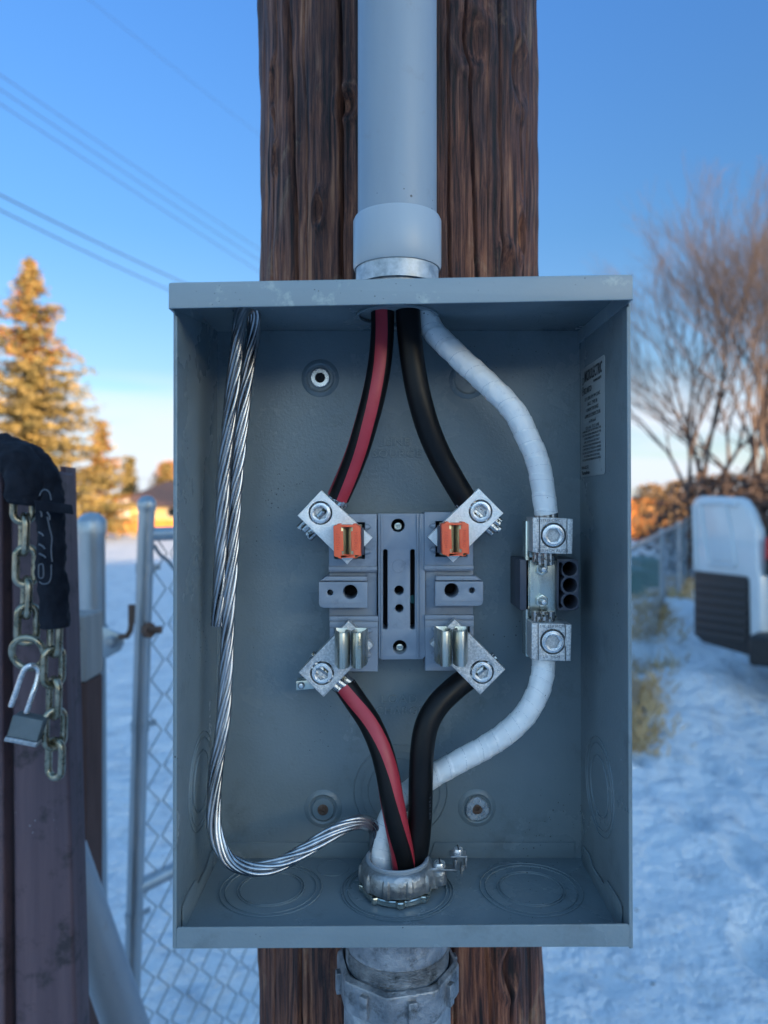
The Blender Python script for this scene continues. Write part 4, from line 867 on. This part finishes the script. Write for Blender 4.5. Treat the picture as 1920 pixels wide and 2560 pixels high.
# ================================================================== LEFT MIDGROUND : galvanised posts, gate, leaning pipe
def post_line(x0, y0, x1, y1, Y):
    a, c = P(x0, y0, Y), P(x1, y1, Y); k = a.z / (a.z - c.z); return a, a + (c - a) * k
gp = thing('gate_post', 'thick galvanised fence post with domed cap nearest the brown boards', 'fence post', (P(232, 1300, 1.6).x, 1.6, 0))
a, c = post_line(229, 1330, 236, 2560, 1.6); r_ = M(32.5, 1.6)
b = MB(); b.tube([c, a], r_, 32); b.build('tube', m_fence, gp, 40)
b = MB(); zc_ = a.z; b.lathe([(r_ + .003, zc_ - .004), (r_ + .003, zc_ + .022), (r_ + .001, zc_ + .026), (r_ * .86, zc_ + .034), (r_ * .5, zc_ + .041), (.0001, zc_ + .043)], (a.x, 1.6, 0), seg=40); b.build('cap', m_fence, gp, 50)
b = MB(); zb = P(0, 1605, 1.6).z; b.lathe([(r_ + .003, zb - .034), (r_ + .003, zb + .034)], ((a.x + c.x) / 2 - .002, 1.6, 0), seg=32, close=False)
q = P(268, 1606, 1.585); b.plate([[(q.x - .034, q.z + .036), (q.x - .012, q.z + .036), (q.x + .030, q.z + .018), (q.x + .036, q.z), (q.x + .028, q.z - .018), (q.x, q.z - .034), (q.x - .034, q.z - .036)]], FRONT(1.583), .010, .002)
b.build('hinge_clamp', m_fence, gp)
b = MB(); b.lathe([(.0125, 0), (.0125, .004), (.0095, .006), (.0095, .010), (.0001, .011)], (P(277, 1605, 1.573).x, 1.5735, P(277, 1605, 1.573).z), FRONT(0), 24); b.build('bolt', m_cast, gp)
GA = R(50); gd = Vector((math.cos(GA), math.sin(GA), 0)); Yg = 1.5
gate = thing('chain_link_gate', 'galvanised chain link gate swinging back behind the meter box', 'gate', (P(348, 1300, Yg).x, Yg, 0))
a, c = post_line(367, 1262, 328, 2560, Yg); r2 = M(20, Yg)
b = MB(); b.tube([c, a], r2, 28); b.lathe([(r2 + .0015, a.z - .012), (r2 + .003, a.z + .001), (r2 + .001, a.z + .009), (r2 * .6, a.z + .017), (.0001, a.z + .019)], (a.x, a.y, 0), seg=28)
b.build('upright', m_fence, gate, 40)
def at_post(py): z = ZC - (py - CY) / F * Yg; k = (a.z - z) / (a.z - c.z); return a + (c - a) * k
for py in (1420, 1815, 2292):
    b = MB(); q = at_post(py); b.tube([q + Vector((0, 0, -.010)), q + Vector((0, 0, .010))], r2 + .002, 28)
    b.obox(q + gd * (r2 + .010), gd * .010, (0, .002, 0), (0, 0, .006)); b.build('tension_band', m_fence, gate, 40)
WG = 1.25
tp = at_post(1336)
b = MB(); b.tube([tp, tp + gd * WG], M(17.5, Yg), 24); b.tube([at_post(2222), at_post(2222) + gd * WG + Vector((0, 0, .06))], M(19, Yg), 24); b.tube([Vector((c.x, c.y, .08)) , Vector((c.x, c.y, .08)) + gd * WG], .0165, 20)
b.tube([Vector((c.x, c.y, .0)) + gd * WG, tp + gd * WG + Vector((0, 0, .03))], .0165, 20); b.build('rail', m_fence, gate, 40)
b = MB(); D = .0745; cols = int(WG / (D / 2)); zt_m, zb_m = tp.z - .004, .09
for i in range(cols):
    pth = []; nrow = int((zt_m - zb_m) / (D / 2)); x0 = i * D / 2
    for j in range(nrow + 1):
        z = zt_m - j * D / 2; off = (j + i) % 2
        s_ = .018 + x0 + (D / 2 if off else 0) ; ndp = .0025 * (1 if off else -1)
        base = at_post(CY - (z - ZC) / Yg * F)
        w0 = -.006 if off else .006
        pth.append(base + gd * (s_ + w0 * .4) + Vector((-gd.y, gd.x, 0)) * ndp)
    b.tube(pth, .0018, 6, cap=False)
b.build('wire_mesh', m_mesh, gate, 60, clean=False)
b = MB(); cx_ = [P(387, 1365, Yg + .03), P(400, 1386, Yg + .06), P(420, 1402, Yg + .09), P(440, 1425, Yg + .12), P(470, 1440, Yg + .16)]; b.tube(cmr(cx_, 5), .004, 8); b.build('tie_wire', m_mesh, gate)
b = MB(); q = P(332, 1560, 1.56); b.tube([P(300, 1592, 1.56), P(318, 1590, 1.55), P(326, 1576, 1.55), P(331, 1540, 1.55), P(331, 1512, 1.55)], .006, 12); b.obox(P(330, 1535, 1.55), (.006, 0, 0), (0, .006, 0), (0, 0, .020)); b.build('hinge_pin', m_rust, gate)
b = MB(); b.tube([P(366, 1576, 1.47), P(378, 1575, 1.46), P(404, 1574, 1.46)], .0075, 12); b.tube([P(368, 1576, 1.465), P(375, 1575, 1.46)], .016, 8); b.build('hinge_bolt', m_rust, gate)

lp = thing('leaning_pipe', 'loose grey plastic conduit length leaning against the brown boards', 'pipe', (P(312, 2560, 1.12).x, 1.12, 0))
a, c = P(163, 2128, 1.16), P(313, 2560, 1.14); k = a.z / (a.z - c.z); c = a + (c - a) * k; r_ = M(52.5, 1.14)
b = MB(); pth = [a + (c - a) * t for t in (0, .02, .5, 1)]; b.tube(pth, r_, 40, cap=False); b.tube(pth[::-1], r_ - .004, 40, cap=False)
d_ = (c - a).normalized(); fr = frames([a, c])[0]
n0 = len(b.v); rim = []
for rr in (r_, r_ - .004):
    for kk in range(40): t_ = 2 * PI * kk / 40; b.v.append(tuple(a + fr[1] * math.cos(t_) * rr + fr[2] * math.sin(t_) * rr))
for kk in range(40): b.f.append((n0 + kk, n0 + (kk + 1) % 40, n0 + 40 + (kk + 1) % 40, n0 + 40 + kk)); b.m.append(0)
b.build('tube', m_pvc, lp, 40, clean=False)

# ================================================================== FAR LEFT : spruces, house, wires
def facing_quads(mb, c, size, n, spread, mi=0, flat=.5):
    for _ in range(n):
        o = Vector((random.gauss(0, 1), random.gauss(0, 1), random.gauss(0, flat))) * spread; a = Vector((random.uniform(-1, 1), random.uniform(-1, 1), random.uniform(-.5, .5))).normalized()
        bb = a.cross(Vector((random.uniform(-1, 1), random.uniform(-1, 1), random.uniform(-1, 1)))).normalized(); s = size * random.uniform(.6, 1.3)
        p = c + o; mb.add([p - a * s, p + bb * s * .38, p + a * s, p - bb * s * .38], [(0, 1, 2, 3)], mi)
def spruce(label, px, pytop, Y, rad, cones=0.0, dens=1.0, sizef=1.0, grp='spruce trees beyond the snow field'):
    top = P(px, pytop, Y); H = top.z; t = thing('spruce_tree', label, 'tree', (top.x, Y, 0), grp)
    base = Vector((top.x, Y, 0)); b = MB(); b.tube([base, base + Vector((0, 0, H * .5)), Vector((top.x, Y, H * .98))], [H * .018, H * .011, H * .002], 10)
    fo = MB(); co = MB(); nlev = int(H * 3.0); br = MB()
    for i in range(nlev):
        u0 = (i + random.random()) / nlev
        for k in range(max(4, int((7 + 9 * (1 - u0)) * dens))):
            u = min(.995, max(0, u0 + random.uniform(-.06, .06))); z = H * (.06 + .93 * u); rr = rad * (1 - u) ** .9 * (1 + .22 * noise.noise(Vector((u * 14, px, 0)))) + .06
            a = random.uniform(0, 2 * PI); Lr = rr * random.uniform(.4, 1.25)
            d = Vector((math.cos(a), math.sin(a), 0)); steps = max(3, int(Lr / .22)); pts = []
            for j in range(steps + 1):
                q = j / steps; pts.append(Vector((top.x, Y, z)) + d * Lr * q + Vector((0, 0, -.25 * Lr * q + .20 * Lr * q * q)))
            br.tube([pts[0], pts[len(pts) // 2], pts[-1]], [.02, .012, .004], 4, cap=False)
            for j in range(1, steps + 1):
                if random.random() < .12: continue
                facing_quads(fo, pts[j] + Vector((0, 0, -.04)), .105 * sizef, 10, .12 * sizef, 0, .6)
                if cones and u > cones and random.random() < .75: facing_quads(co, pts[j] + Vector((0, 0, -.05)), .10, 5, .12)
    b.build('trunk', m_bark, t); br.build('branches', m_bark, t, clean=False); fo.build('foliage', m_needle, t, None, clean=False)
    if co.v: co.build('cones', m_cone, t, None, clean=False)
spruce('tall golden lit spruce with rust coloured cones at its top, at the left edge', 74, 645, 30, 4.1, .62, 1.15, 1.15)
spruce('smaller conical spruce just right of the tall spruce', 254, 1048, 34, 1.35, .10, 1.1, .9)
spruce('slim dark little spruce between the conical spruce and the house', 322, 1140, 46, .9, 0, .9, 1.3)
spruce('spruce seen low beyond the house roof, its top by the box edge', 416, 1160, 50, 1.6, .2, .9, 1.3)

hs = thing('house', 'low house with brown roof and yellow sunlit wall across the snow field', 'house', (P(380, 1300, 42).x, 44, 0))
Yh = 42; x0, x1 = P(272, 0, Yh).x, P(760, 0, Yh).x; ze, zr_ = P(0, 1262, Yh).z, P(0, 1197, Yh).z
b = MB(); b.box(x0 + .4, x1 - .4, Yh + .5, Yh + 7, 0, ze); b.build('wall', m_wallY, hs)
b = MB(); b.add([(x0 - .3, Yh, ze - .1), (x1 + .3, Yh, ze - .1), (x1 - 2.2, Yh + 3.8, zr_), (x0 + 2.2, Yh + 3.8, zr_), (x0 - .3, Yh + 7.6, ze - .1), (x1 + .3, Yh + 7.6, ze - .1)],
             [(0, 1, 2, 3), (5, 4, 3, 2), (4, 0, 3), (1, 5, 2), (0, 4, 5, 1)]); b.build('roof', m_roof, hs, None)
b = MB(); q0, q1 = P(290, 1266, Yh).x, P(300, 1290, Yh).x; b.box(q0, q0 + .6, Yh + .45, Yh + .5, 0, 1.9); b.build('door', m_wallP, hs)
for xx in (3.2, 6.0):
    b = MB(); b.box(x0 + xx, x0 + xx + 1.1, Yh + .44, Yh + .50, .75, 1.35); wf = b.build('window', m_wallP, hs)
    b = MB(); b.box(x0 + xx + .07, x0 + xx + 1.03, Yh + .425, Yh + .44, .81, 1.29); b.build('pane', m_glass, wf)
of = thing('orange_fence', 'low orange board fence in front of the yellow house', 'fence', (P(350, 1320, 38).x, 38, 0), 'far sunlit board fences')
b = MB(); xa, xb_ = P(262, 0, 38).x, P(760, 0, 38).x; n_ = 50
for k in range(n_): u = xa + (xb_ - xa) * k / n_; b.box(u, u + (xb_ - xa) / n_ * .93, 38, 38.04, 0, .72 + .03 * random.random())
b.build('boards', m_wallO, of)
b = MB(); b.box(xa, xb_, 38.05, 38.12, .15, .25); b.box(xa, xb_, 38.05, 38.12, .5, .6); b.build('rail', m_wallO, of)
def bush(label, px, Y, H, W, m, grp):
    c = P(px, CY, Y); t = thing('bush', label, 'shrub', (c.x, Y, 0), grp); b = MB(); s = MB()
    for k in range(14):
        a = random.uniform(0, 2 * PI); e = Vector((c.x + math.cos(a) * W * .4, Y + math.sin(a) * W * .4, H * random.uniform(.6, .95)))
        s.tube([Vector((c.x, Y, 0)), Vector((c.x, Y, 0)).lerp(e, .5) + Vector((0, 0, .1)), e], [.03, .02, .006], 5)
    for k in range(int(2200 * W * H / 6)):
        a = random.uniform(0, 2 * PI); q = random.random() ** .5; z = random.uniform(.05, 1); w_ = W / 2 * math.sqrt(max(.05, 1 - (z - .4) ** 2 * 2.2)) * (1 + .25 * noise.noise(Vector((a * 2, z * 4, px))))
        facing_quads(b, Vector((c.x + math.cos(a) * q * w_, Y + math.sin(a) * q * w_, z * H)), .085, 2, .12)
    s.build('stems', m_bark, t); b.build('leaves', m, t, None, clean=False)
bush('round orange leaved shrub beside the house roof near the box edge', 432, 53, 4.6, 3.4, m_oleaf, 'orange leaved shrubs in the distance')
def wirething(label, pts, Y0, Y1, r):
    a = P(*pts[0], Y0); c = P(*pts[-1], Y1); b = MB(); L = []
    for k in range(25):
        u = k / 24; p = a.lerp(c, u); p.z -= .35 * 4 * u * (1 - u) * .25; L.append(p)
    b.tube(L, r, 8); o = b.build('overhead_wire', m_wire, None); tag(o, label, 'wire', 'overhead wires on the left')
ext = lambda p, q, k: (p[0] + (q[0] - p[0]) * k, p[1] + (q[1] - p[1]) * k)
for lab_, p, q, Y0, Y1, r in (('topmost long overhead wire of the upper three crossing to the pole', (0, 184), (640, 612), 16, 30, .009), ('middle overhead wire of the upper three crossing to the pole', (0, 220), (640, 640), 16, 30, .010),
                              ('lowest overhead wire of the upper three crossing to the pole', (0, 256), (640, 668), 16, 30, .010), ('upper of the two lower overhead wires ending above the box corner', (0, 482), (470, 704), 12, 20, .013),
                              ('lower of the two lower overhead wires ending at the box corner', (0, 520), (420, 716), 12, 20, .012)):
    s_, e_ = ext(p, q, -.35), ext(p, q, 1.35); wirething(lab_, [s_, e_], Y0 * .9, Y1 * 1.15, r)
wirething('faintest overhead wire high up, steeply sloping towards the pole top', [(150, -60), (760, 420)], 20, 40, .006)

# ================================================================== RIGHT SIDE
def bare_tree(label, px, Y, H, seed, spreadf=1.0, stems=5, seeds=.25, maxd=7):
    rnd = random.Random(seed); c = P(px, CY, Y); t = thing('bare_tree', label, 'tree', (c.x, Y, 0), 'leafless trees on the right'); base = Vector((c.x, Y, 0))
    tr = MB(); tw = MB(); sd_ = MB()
    def grow(p, d, L, r, dep):
        q = p; pts = [p]; n = 3
        for k in range(n):
            d = (d + Vector((rnd.gauss(0, .10), rnd.gauss(0, .10), rnd.gauss(.04, .05)))).normalized(); q = q + d * (L / n); pts.append(q)
        r2_ = max(r * .60, .0028); mb = tr if dep <= 2 else tw
        mb.tube(pts, [r + (r2_ - r) * k / n for k in range(n + 1)], 6 if dep < 3 else 4, cap=False)
        if dep >= maxd:
            if rnd.random() < seeds:
                for _ in range(5):
                    o = q + Vector((rnd.gauss(0, .07), rnd.gauss(0, .07), rnd.gauss(0, .07))); s = .035; sd_.add([o, o + Vector((s, 0, s)), o + Vector((0, s, 2 * s)), o + Vector((-s, -s, s))], [(0, 1, 2, 3)])
            return
        nb = 3 if rnd.random() < .5 else 2
        for k in range(nb):
            ax = Vector((rnd.gauss(0, 1), rnd.gauss(0, 1), rnd.gauss(0, .35))).normalized(); ang = rnd.uniform(.25, .62) * spreadf
            nd = (d + ax * ang).normalized(); grow(pts[-1] if k < 2 else pts[2], nd, L * rnd.uniform(.72, .93), r2_, dep + 1)
    grow(base, Vector((.04, 0, 1)).normalized(), H * .27, H * .015, 0)
    for s in range(stems):
        a = 2 * PI * s / stems + rnd.uniform(-.4, .4); grow(base + Vector((math.cos(a), math.sin(a), 0)) * .2, Vector((math.cos(a) * .30 * spreadf, math.sin(a) * .30 * spreadf, 1)).normalized(), H * .235, H * .012, 0)
    tr.build('trunk', m_bark, t, 60, clean=False); tw.build('crown', m_twig, t, None, clean=False)
    if sd_.v: sd_.build('seed_bunches', m_seed, t, None, clean=False)['kind'] = 'stuff'
bare_tree('large many stemmed leafless tree just right of the meter box, its twigs reaching the box', 1755, 19, 7.7, 21, .92, 4, .0, 7)
bare_tree('leafless tree with orange seed bunches cut by the right picture edge', 1905, 18, 7.9, 14, .86, 4, .0, 7)
bush('tangled orange brown shrub behind the white van roof', 1885, 15, 2.1, 4.2, m_thick, 'brown thickets behind the van')
bush('orange leaved hedge shrub between the box and the far pale building', 1630, 30, 2.3, 1.8, m_hedge, 'orange leaved shrubs in the distance')
bush('olive and orange shrub left of the van top', 1700, 26, 2.3, 1.6, m_hedge, 'orange leaved shrubs in the distance')
rf = thing('orange_fence', 'orange board fence right of the meter box at the far snow edge', 'fence', (P(1600, 1300, 32).x, 32, 0), 'far sunlit board fences')
b = MB(); xa, xb_ = P(1480, 0, 32).x, P(1668, 0, 32).x
for k in range(24): u = xa + (xb_ - xa) * k / 24; b.box(u, u + (xb_ - xa) / 24 * .93, 32, 32.04, 0, 1.75)
b.build('boards', m_wallO, rf)
b = MB(); b.box(xa, xb_, 32.05, 32.12, .35, .45); b.box(xa, xb_, 32.05, 32.12, 1.2, 1.3); b.build('rail', m_wallO, rf)
ph = thing('pale_building', 'pale pinkish far building seen between the box and the van', 'building', (P(1715, 1300, 45).x, 46, 0))
b = MB(); b.box(P(1668, 0, 45).x, P(1840, 0, 45).x, 45, 51, 0, P(0, 1246, 45).z); b.build('wall', m_wallP, ph)
for k in range(4):
    b = MB(); xx = P(1690 + k * 12, 0, 45).x; b.box(xx, xx + .12, 44.93, 45.0, 0, P(0, 1248, 45).z); b.build('pilaster', m_wallP, ph)
b = MB(); b.box(P(1664, 0, 45).x, P(1845, 0, 45).x, 44.8, 51.2, P(0, 1246, 45).z, P(0, 1240, 45).z); b.build('roof', m_roof, ph)
# chain-link fence running back on the right
cf = thing('chain_link_fence', 'chain link fence running back beside the dry grass on the right', 'fence', (2.2, 6, 0))
f0, f1 = Vector((1.42, 4.4, 0)), Vector((7.6, 18.0, 0)); fd = (f1 - f0); fl = fd.length; fd.normalize()
for k in range(5):
    b = MB(); q = f0 + fd * fl * k / 4; b.tube([q, q + Vector((0, 0, 1.22))], .028, 12); b.lathe([(.032, 1.21), (.030, 1.235), (.0001, 1.25)], (q.x, q.y, 0), seg=12); b.build('post', m_fence, cf)
b = MB(); b.tube([f0 + Vector((0, 0, 1.2)), f1 + Vector((0, 0, 1.2))], .021, 10); b.build('rail', m_fence, cf)
b = MB(); D = .075; n_ = int(fl / (D / 2))
for i in range(n_):
    pth = []
    for j in range(32): off = (i + j) % 2; pth.append(f0 + fd * ((i + off) * D / 2) + Vector((0, 0, 1.19 - j * D / 2)))
    b.tube(pth, .0008, 3, cap=False)
b.build('wire_mesh', m_mesh, cf, None, clean=False)
def wheelie(label, x0, x1, y0, y1, Y, lidm):
    a, c = P(x0, y0, Y), P(x1, y1, Y); t = thing('wheelie_bin', label, 'bin', ((a.x + c.x) / 2, Y + .3, 0), 'green wheelie bins by the far fence'); W = c.x - a.x; H = a.z
    b = MB(); i_ = W * .10; b.add([(a.x + i_, Y + .06, .06), (c.x - i_, Y + .06, .06), (c.x - i_, Y + .5, .06), (a.x + i_, Y + .5, .06), (a.x, Y, H * .88), (c.x, Y, H * .88), (c.x, Y + .62, H * .88), (a.x, Y + .62, H * .88)], [(0, 3, 2, 1), (4, 5, 6, 7), (0, 1, 5, 4), (1, 2, 6, 5), (2, 3, 7, 6), (3, 0, 4, 7)]); b.build('body', m_bin, t, bevel=.02)
    b = MB(); b.add([(a.x - .02, Y - .03, H * .885), (c.x + .02, Y - .03, H * .885), (c.x + .02, Y + .66, H * .885), (a.x - .02, Y + .66, H * .885), (a.x + .03, Y + .05, H * .95), (c.x - .03, Y + .05, H * .95), (c.x - .03, Y + .62, H), (a.x + .03, Y + .62, H)], [(0, 3, 2, 1), (4, 5, 6, 7), (0, 1, 5, 4), (1, 2, 6, 5), (2, 3, 7, 6), (3, 0, 4, 7)]); b.build('lid', lidm, t, bevel=.015)
    for xx in (a.x + .04, c.x - .10):
        b = MB(); b.lathe([(.09, 0), (.1, .01), (.1, .05), (.09, .06)], (xx, Y + .52, .1), lambda u, v, w: (w, u, v), 20); b.build('wheel', m_rubber, t)
wheelie('dark green wheelie bin standing in front beside the box edge', 1560, 1628, 1422, 1510, 11.5, m_bin)
wheelie('green wheelie bin standing behind and right of the front bin', 1604, 1662, 1396, 1490, 12.6, m_bin)
# dry grass along the fence
b = MB()
for k in range(4200):
    u = random.random(); q = f0 + fd * fl * (u ** 1.6) * .75 + Vector((-fd.y, fd.x, 0)) * random.gauss(.08, .13); h = random.uniform(.05, .19)
    if noise.noise(Vector((q.x * 1.4, q.y * 1.4, 4))) < -.12: continue
    q.z = snow_h(q.x, q.y) - .02; l = Vector((random.gauss(0, .12), random.gauss(0, .12), h)); w_ = Vector((.006 + .003 * u * 3, 0, 0))
    b.add([q - w_, q + w_, q + l * .6 + w_ * .7, q + l + Vector((random.gauss(0, .05), 0, -.02)), q + l * .6 - w_ * .7], [(0, 1, 2, 3, 4)])
g = b.build('dry_grass', m_grass, None, None, clean=False); tag(g, 'dry yellowish grass standing along the chain link fence', 'grass', kind='stuff')

# van with its rear door open
van = thing('white_van', 'white van with rear door swung open, cut by the right picture edge', 'van', (P(1900, 1600, 5.6).x + .95, 7.5, 0))
vx0 = P(1902, 0, 5.45).x; vx1 = vx0 + 1.95; vy0, vy1 = 5.45, 10.0
prof = [(vx0, .42), (vx0 + .02, 1.15), (vx0 + .20, 1.72), (vx0 + .38, 1.90), (vx1 - .38, 1.90), (vx1 - .20, 1.72), (vx1 - .02, 1.15), (vx1, .42)]
VA = R(36)
def turn(q):
    x, y = q[0] - vx0, q[1] - vy0; return (vx0 + x * math.cos(VA) + y * math.sin(VA), vy0 - x * math.sin(VA) + y * math.cos(VA), q[2])
XF[0] = turn
b = MB()
prof_s = [(vx0, .42), (vx0, 1.15), (vx0 + .06, 1.34)] 
b.plate([prof], lambda u, v, w: (u, vy0 + .02 - w, v), 3.6, .03, 2)
b.plate([[(vx0 + .05, .45), (vx0 + .05, 1.12), (vx1 - .05, 1.12), (vx1 - .05, .45)]], lambda u, v, w: (u, vy0 + 3.6 - w, v), 1.0, .06, 2)
b.build('body', m_van, van, 40)
b = MB(); b.box(vx0 + .10, vx1 - .10, vy0 - .012, vy0 + .018, .62, 1.78); b.build('cargo_opening', m_vblk, van, bevel=.01)  # black slab stands in for the dark of the open cargo bay
for s_, xx in ((1, vx0 + .002), (-1, vx1 - .115)):
    b = MB(); b.box(xx + (.03 if s_ > 0 else 0), xx + (.113 if s_ > 0 else .083), vy0 - .03, vy0 + .02, 1.06, 1.26); tl = b.build('tail_light', m_tail, van, bevel=.01)
    b = MB(); b.box(xx + .035, xx + .08, vy0 - .034, vy0 + .0, .98, 1.10); b.build('reversing_lens', m_vblk, tl)
b = MB(); b.hexa([(vx0 - .05, vy0 - .24, .34), (vx1 + .05, vy0 - .24, .34), (vx1 + .05, vy0 - .24, .56), (vx0 - .05, vy0 - .24, .56)], [(vx0 - .02, vy0 + .06, .30), (vx1 + .02, vy0 + .06, .30), (vx1 + .02, vy0 + .06, .56), (vx0 - .02, vy0 + .06, .56)]); b.build('bumper', m_vblk, van, bevel=.03)
for xx in (vx0 + .04, vx1 - .26):
    for yy in (vy0 + .9, vy1 - 1.2):
        b = MB(); b.lathe([(.27, 0), (.33, .02), (.34, .05), (.34, .18), (.33, .21), (.27, .23)], (xx, yy, .34), lambda u, v, w: (w, u, v), 32); wh = b.build('wheel', m_rubber, van)
        b = MB(); b.lathe([(.20, -.004), (.21, .02), (.05, .05), (.05, .2), (.2, .23), (.2, .234)], (xx, yy, .34), lambda u, v, w: (w, u, v), 24); b.build('rim', m_cast, wh)
b = MB(); b.plate([[(vy0 + 2.2, 1.2), (vy0 + 3.1, 1.2), (vy0 + 2.9, 1.7), (vy0 + 2.2, 1.7)]], lambda u, v, w: (vx0 - .004 + w, u, v), .01); b.build('side_window', m_glass, van)
XF[0] = None
# the open door: a plane hinged at the van's rear corner, swung out to the left
YD0, YD1 = 6.25, 5.42                                # far (free) edge on the left, near (hinge) edge on the right
def D_(px, py):                                      # photo point on the door plane
    xa, xb2 = 1731.0, 1898.0; A, B_ = P(xa, CY, YD0), P(xb2, CY, YD1); r0 = (px - CX) / F
    t = (A.x - r0 * A.y) / ((A.x - B_.x) - r0 * (A.y - B_.y)); Y = A.y + (B_.y - A.y) * t; return P(px, py, Y)
dA, dB = P(1731, CY, YD0), P(1898, CY, YD1); dn_ = Vector((-(dB - dA).y, (dB - dA).x, 0)).normalized(); 
if dn_.y > 0: dn_ = -dn_
du = (dB - dA).normalized()
def DL(px, py): p = D_(px, py); return ((p - dA).dot(du), p.z)
dm = lambda off: (lambda u, v, w: tuple(Vector((dA.x, dA.y, 0)) + du * u + Vector((0, 0, v)) + dn_ * (w + off)))
b = MB()
b.plate([[DL(*q) for q in ((1731, 1256), (1738, 1245), (1752, 1240), (1838, 1243), (1852, 1250), (1866, 1272), (1888, 1325), (1893, 1420), (1899, 1450), (1901, 1648), (1890, 1652), (1878, 1644), (1738, 1590))]], dm(0), .09, .018, 2)
door_ = b.build('rear_door', m_van, van, 40)
b = MB(); b.plate([[DL(*q) for q in ((1739, 1430), (1744, 1427), (1868, 1441), (1874, 1448), (1878, 1632), (1872, 1637), (1762, 1606), (1739, 1585))]], dm(.015), .014, .006, 2)
for k in range(7):
    y = 1448 + k * 21; b.plate([[DL(*q) for q in ((1744, y), (1872, y + 14 + k * 1.2), (1872, y + 23 + k * 1.2), (1744, y + 9))]], dm(.030), .016, .004, mi=1)
b.build('lower_trim', [m_vblk, m_rib], door_)
b = MB()
for pts in (((1752, 1262), (1757, 1310), (1772, 1400), (1780, 1408)), ((1815, 1262), (1826, 1320), (1838, 1400), (1842, 1412)), ((1752, 1258), (1800, 1256), (1845, 1262)), ((1780, 1410), (1812, 1413), (1842, 1414)), ((1736, 1262), (1737, 1320), (1740, 1420))):
    L = [Vector(dm(.001)(*DL(*q), 0)) for q in pts]; b.tube(cmr(L, 5), .020, 8)
b.build('pressed_rib', m_van, door_)
b = MB(); b.plate([[DL(*q) for q in ((1764, 1268), (1818, 1266), (1836, 1404), (1783, 1402))]], dm(.010), .012, .005, 2); b.build('inner_panel', m_van, door_)
b = MB(); q0 = D_(1727, 1262); b.tube([D_(1731, 1280) - dn_ * .03, D_(1726, 1262) - dn_ * .05, D_(1726, 1250) - dn_ * .05], .02, 8); b.build('latch', m_vblk, door_)

# ================================================================== BEHIND THE CAMERA : an unseen long building added to shade everything near
bb = thing('shade_building', 'unseen long low building added behind the viewer to shade the yard', 'building', (sd.x * 20, sd.y * 20, 0))
hd = Vector((sd.x, sd.y, 0)).normalized(); hp = Vector((-hd.y, hd.x, 0)); c0 = hd * 21; hgt = 4.3
b = MB(); f4 = [c0 + hp * s_ for s_ in (-46, 46)]
b.hexa([f4[0], f4[1], f4[1] + Vector((0, 0, hgt)), f4[0] + Vector((0, 0, hgt))], [f4[0] + hd * 9, f4[1] + hd * 9, f4[1] + hd * 9 + Vector((0, 0, hgt)), f4[0] + hd * 9 + Vector((0, 0, hgt))]); b.build('wall', m_wallP, bb, None)
b = MB(); e = [f4[0] - hd * .5 + Vector((0, 0, hgt)), f4[1] - hd * .5 + Vector((0, 0, hgt)), f4[0] + hd * 9.5 + Vector((0, 0, hgt)), f4[1] + hd * 9.5 + Vector((0, 0, hgt)), f4[0] + hd * 4.5 + Vector((0, 0, hgt + 1.2)), f4[1] + hd * 4.5 + Vector((0, 0, hgt + 1.2))]
b.add(e, [(0, 1, 5, 4), (3, 2, 4, 5), (0, 4, 2), (1, 3, 5), (0, 2, 3, 1)]); b.build('roof', m_roof, bb, None)
for k in range(-8, 9, 2):
    c = c0 + hp * k * 2.4 + Vector((0, 0, 1.7)); b = MB(); b.obox(c - hd * .02, hp * .8, hd * .03, (0, 0, .65)); b.build('window', m_glass, bb)
print('objects', len(bpy.data.objects))
